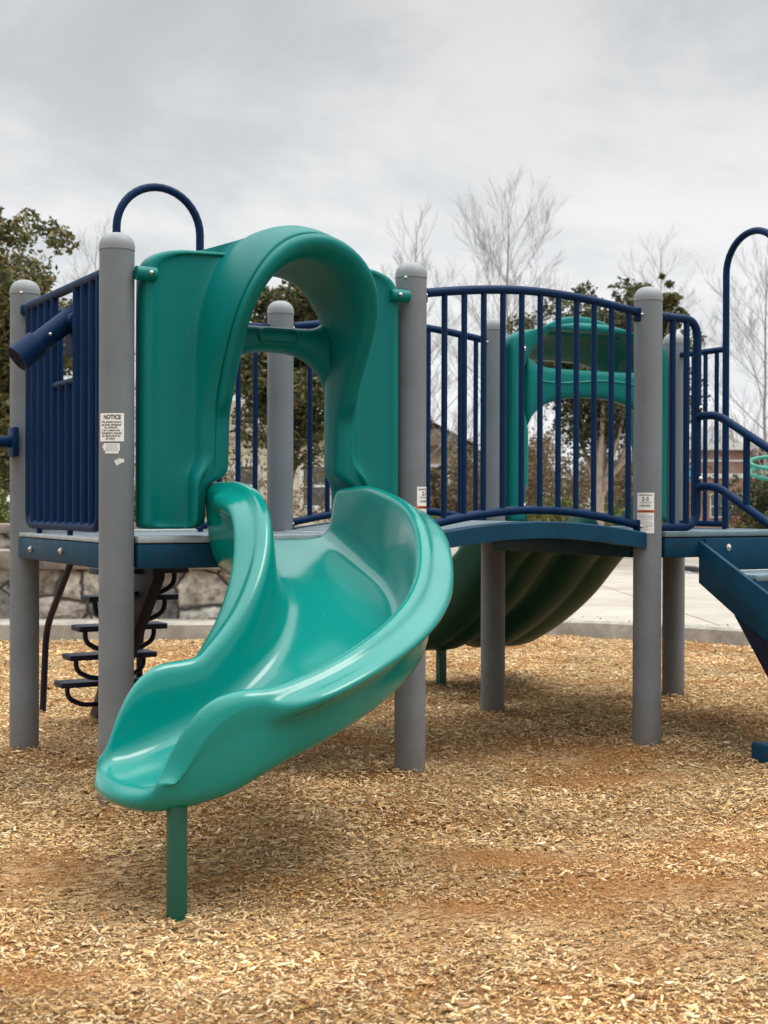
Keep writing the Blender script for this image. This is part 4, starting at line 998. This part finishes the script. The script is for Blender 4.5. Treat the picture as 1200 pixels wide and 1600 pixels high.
# ------------------------------------------------------------------ sky, sun, camera
W = bpy.data.worlds.new('World'); scene.world = W; W.use_nodes = True
N = W.node_tree.nodes; L = W.node_tree.links; bg = N['Background']; bg.inputs['Strength'].default_value = .1
SUN_EL, SUN_AZ = 64, 160
sky = N.new('ShaderNodeTexSky'); sky.sky_type = 'NISHITA'; sky.sun_disc = False; sky.sun_elevation = math.radians(SUN_EL)
sundir = Vector((math.sin(math.radians(SUN_AZ))*math.cos(math.radians(SUN_EL)), -math.cos(math.radians(SUN_AZ))*math.cos(math.radians(SUN_EL))*-1, math.sin(math.radians(SUN_EL))))
tc = N.new('ShaderNodeTexCoord'); sep = N.new('ShaderNodeSeparateXYZ'); L.new(tc.outputs['Generated'], sep.inputs[0])
zc = N.new('ShaderNodeMath'); zc.operation = 'MAXIMUM'; zc.inputs[1].default_value = 0; L.new(sep.outputs['Z'], zc.inputs[0])
za = N.new('ShaderNodeMath'); za.operation = 'ADD'; za.inputs[1].default_value = .42; L.new(zc.outputs[0], za.inputs[0])
dv = N.new('ShaderNodeVectorMath'); dv.operation = 'DIVIDE'; L.new(tc.outputs['Generated'], dv.inputs[0])
cmb = N.new('ShaderNodeCombineXYZ'); [L.new(za.outputs[0], cmb.inputs[i]) for i in range(3)]; L.new(cmb.outputs[0], dv.inputs[1])
n1 = N.new('ShaderNodeTexNoise'); n1.inputs['Scale'].default_value = 2.3; n1.inputs['Detail'].default_value = 8; n1.inputs['Roughness'].default_value = .55; n1.inputs['Distortion'].default_value = .35
mp = N.new('ShaderNodeMapping'); mp.inputs['Location'].default_value = (3.7, 1.4, 0); mp.inputs['Rotation'].default_value = (0, 0, YAW); mp.inputs['Scale'].default_value = (.9, 1.1, 1)
L.new(dv.outputs[0], mp.inputs[0]); L.new(mp.outputs[0], n1.inputs['Vector'])
ra = N.new('ShaderNodeValToRGB'); ra.color_ramp.interpolation = 'EASE'
ra.color_ramp.elements[0].position = .38; ra.color_ramp.elements[0].color = (.80, .832, .85, 1); ra.color_ramp.elements[1].position = .63; ra.color_ramp.elements[1].color = (1.10, 1.108, 1.108, 1)
L.new(n1.outputs['Fac'], ra.inputs[0])
gr_ = N.new('ShaderNodeValToRGB'); cr = gr_.color_ramp
cr.elements[0].position = 0; cr.elements[0].color = (.84, .84, .84, 1); cr.elements[1].position = 1; cr.elements[1].color = (3.6, 3.6, 3.6, 1)
for pos, v in ((.10, .83), (.20, .76), (.34, .62), (.45, .85), (.70, 2.3)):
    e = cr.elements.new(pos); e.color = (v, v, v*1.005, 1)
L.new(zc.outputs[0], gr_.inputs[0])
mu = N.new('ShaderNodeMixRGB'); mu.blend_type = 'MULTIPLY'; mu.inputs[0].default_value = 1; L.new(ra.outputs[0], mu.inputs[1]); L.new(gr_.outputs[0], mu.inputs[2])
sc_ = N.new('ShaderNodeVectorMath'); sc_.operation = 'SCALE'; sc_.inputs['Scale'].default_value = 11.0; L.new(mu.outputs[0], sc_.inputs[0])
mx = N.new('ShaderNodeMixRGB'); mx.inputs[0].default_value = .95; L.new(sky.outputs[0], mx.inputs[1]); L.new(sc_.outputs[0], mx.inputs[2]); L.new(mx.outputs[0], bg.inputs['Color'])

sl = bpy.data.lights.new('sun', 'SUN'); sl.energy = 1.35; sl.angle = math.radians(22); sl.color = (1, .96, .89)
so = bpy.data.objects.new('sun', sl); COL.objects.link(so)
# direction to the sun, in viewer terms: behind-right and high
d3 = cf(2.2, -.2, 0)-cf(0, 0, 0); d3.z = 0; d3.normalize(); d3 = d3*math.cos(math.radians(SUN_EL))+Vector((0, 0, math.sin(math.radians(SUN_EL))))
so.rotation_euler = d3.to_track_quat('Z', 'Y').to_euler(); so.location = d3*30
sky.sun_rotation = math.atan2(d3.x, d3.y)

cd = bpy.data.cameras.new('camera'); co_ = bpy.data.objects.new('camera', cd); COL.objects.link(co_); scene.camera = co_
cd.sensor_fit = 'VERTICAL'; cd.sensor_height = 36; cd.lens = F_PX/1600*36; cd.clip_end = 2000; cd.clip_start = .05
co_.location = CAM; co_.rotation_euler = (PI/2-.0054025, 0, -YAW)
co_.rotation_mode = 'QUATERNION'
from mathutils import Euler, Quaternion
co_.rotation_quaternion = Euler((PI/2-.0054025, 0, -YAW)).to_quaternion() @ Quaternion((0, 0, 1), .002775)
cd.dof.use_dof = True; cd.dof.focus_distance = 4.9; cd.dof.aperture_fstop = 6.3
scene.view_settings.view_transform = 'Standard'; scene.view_settings.look = 'None'; scene.view_settings.exposure = 0
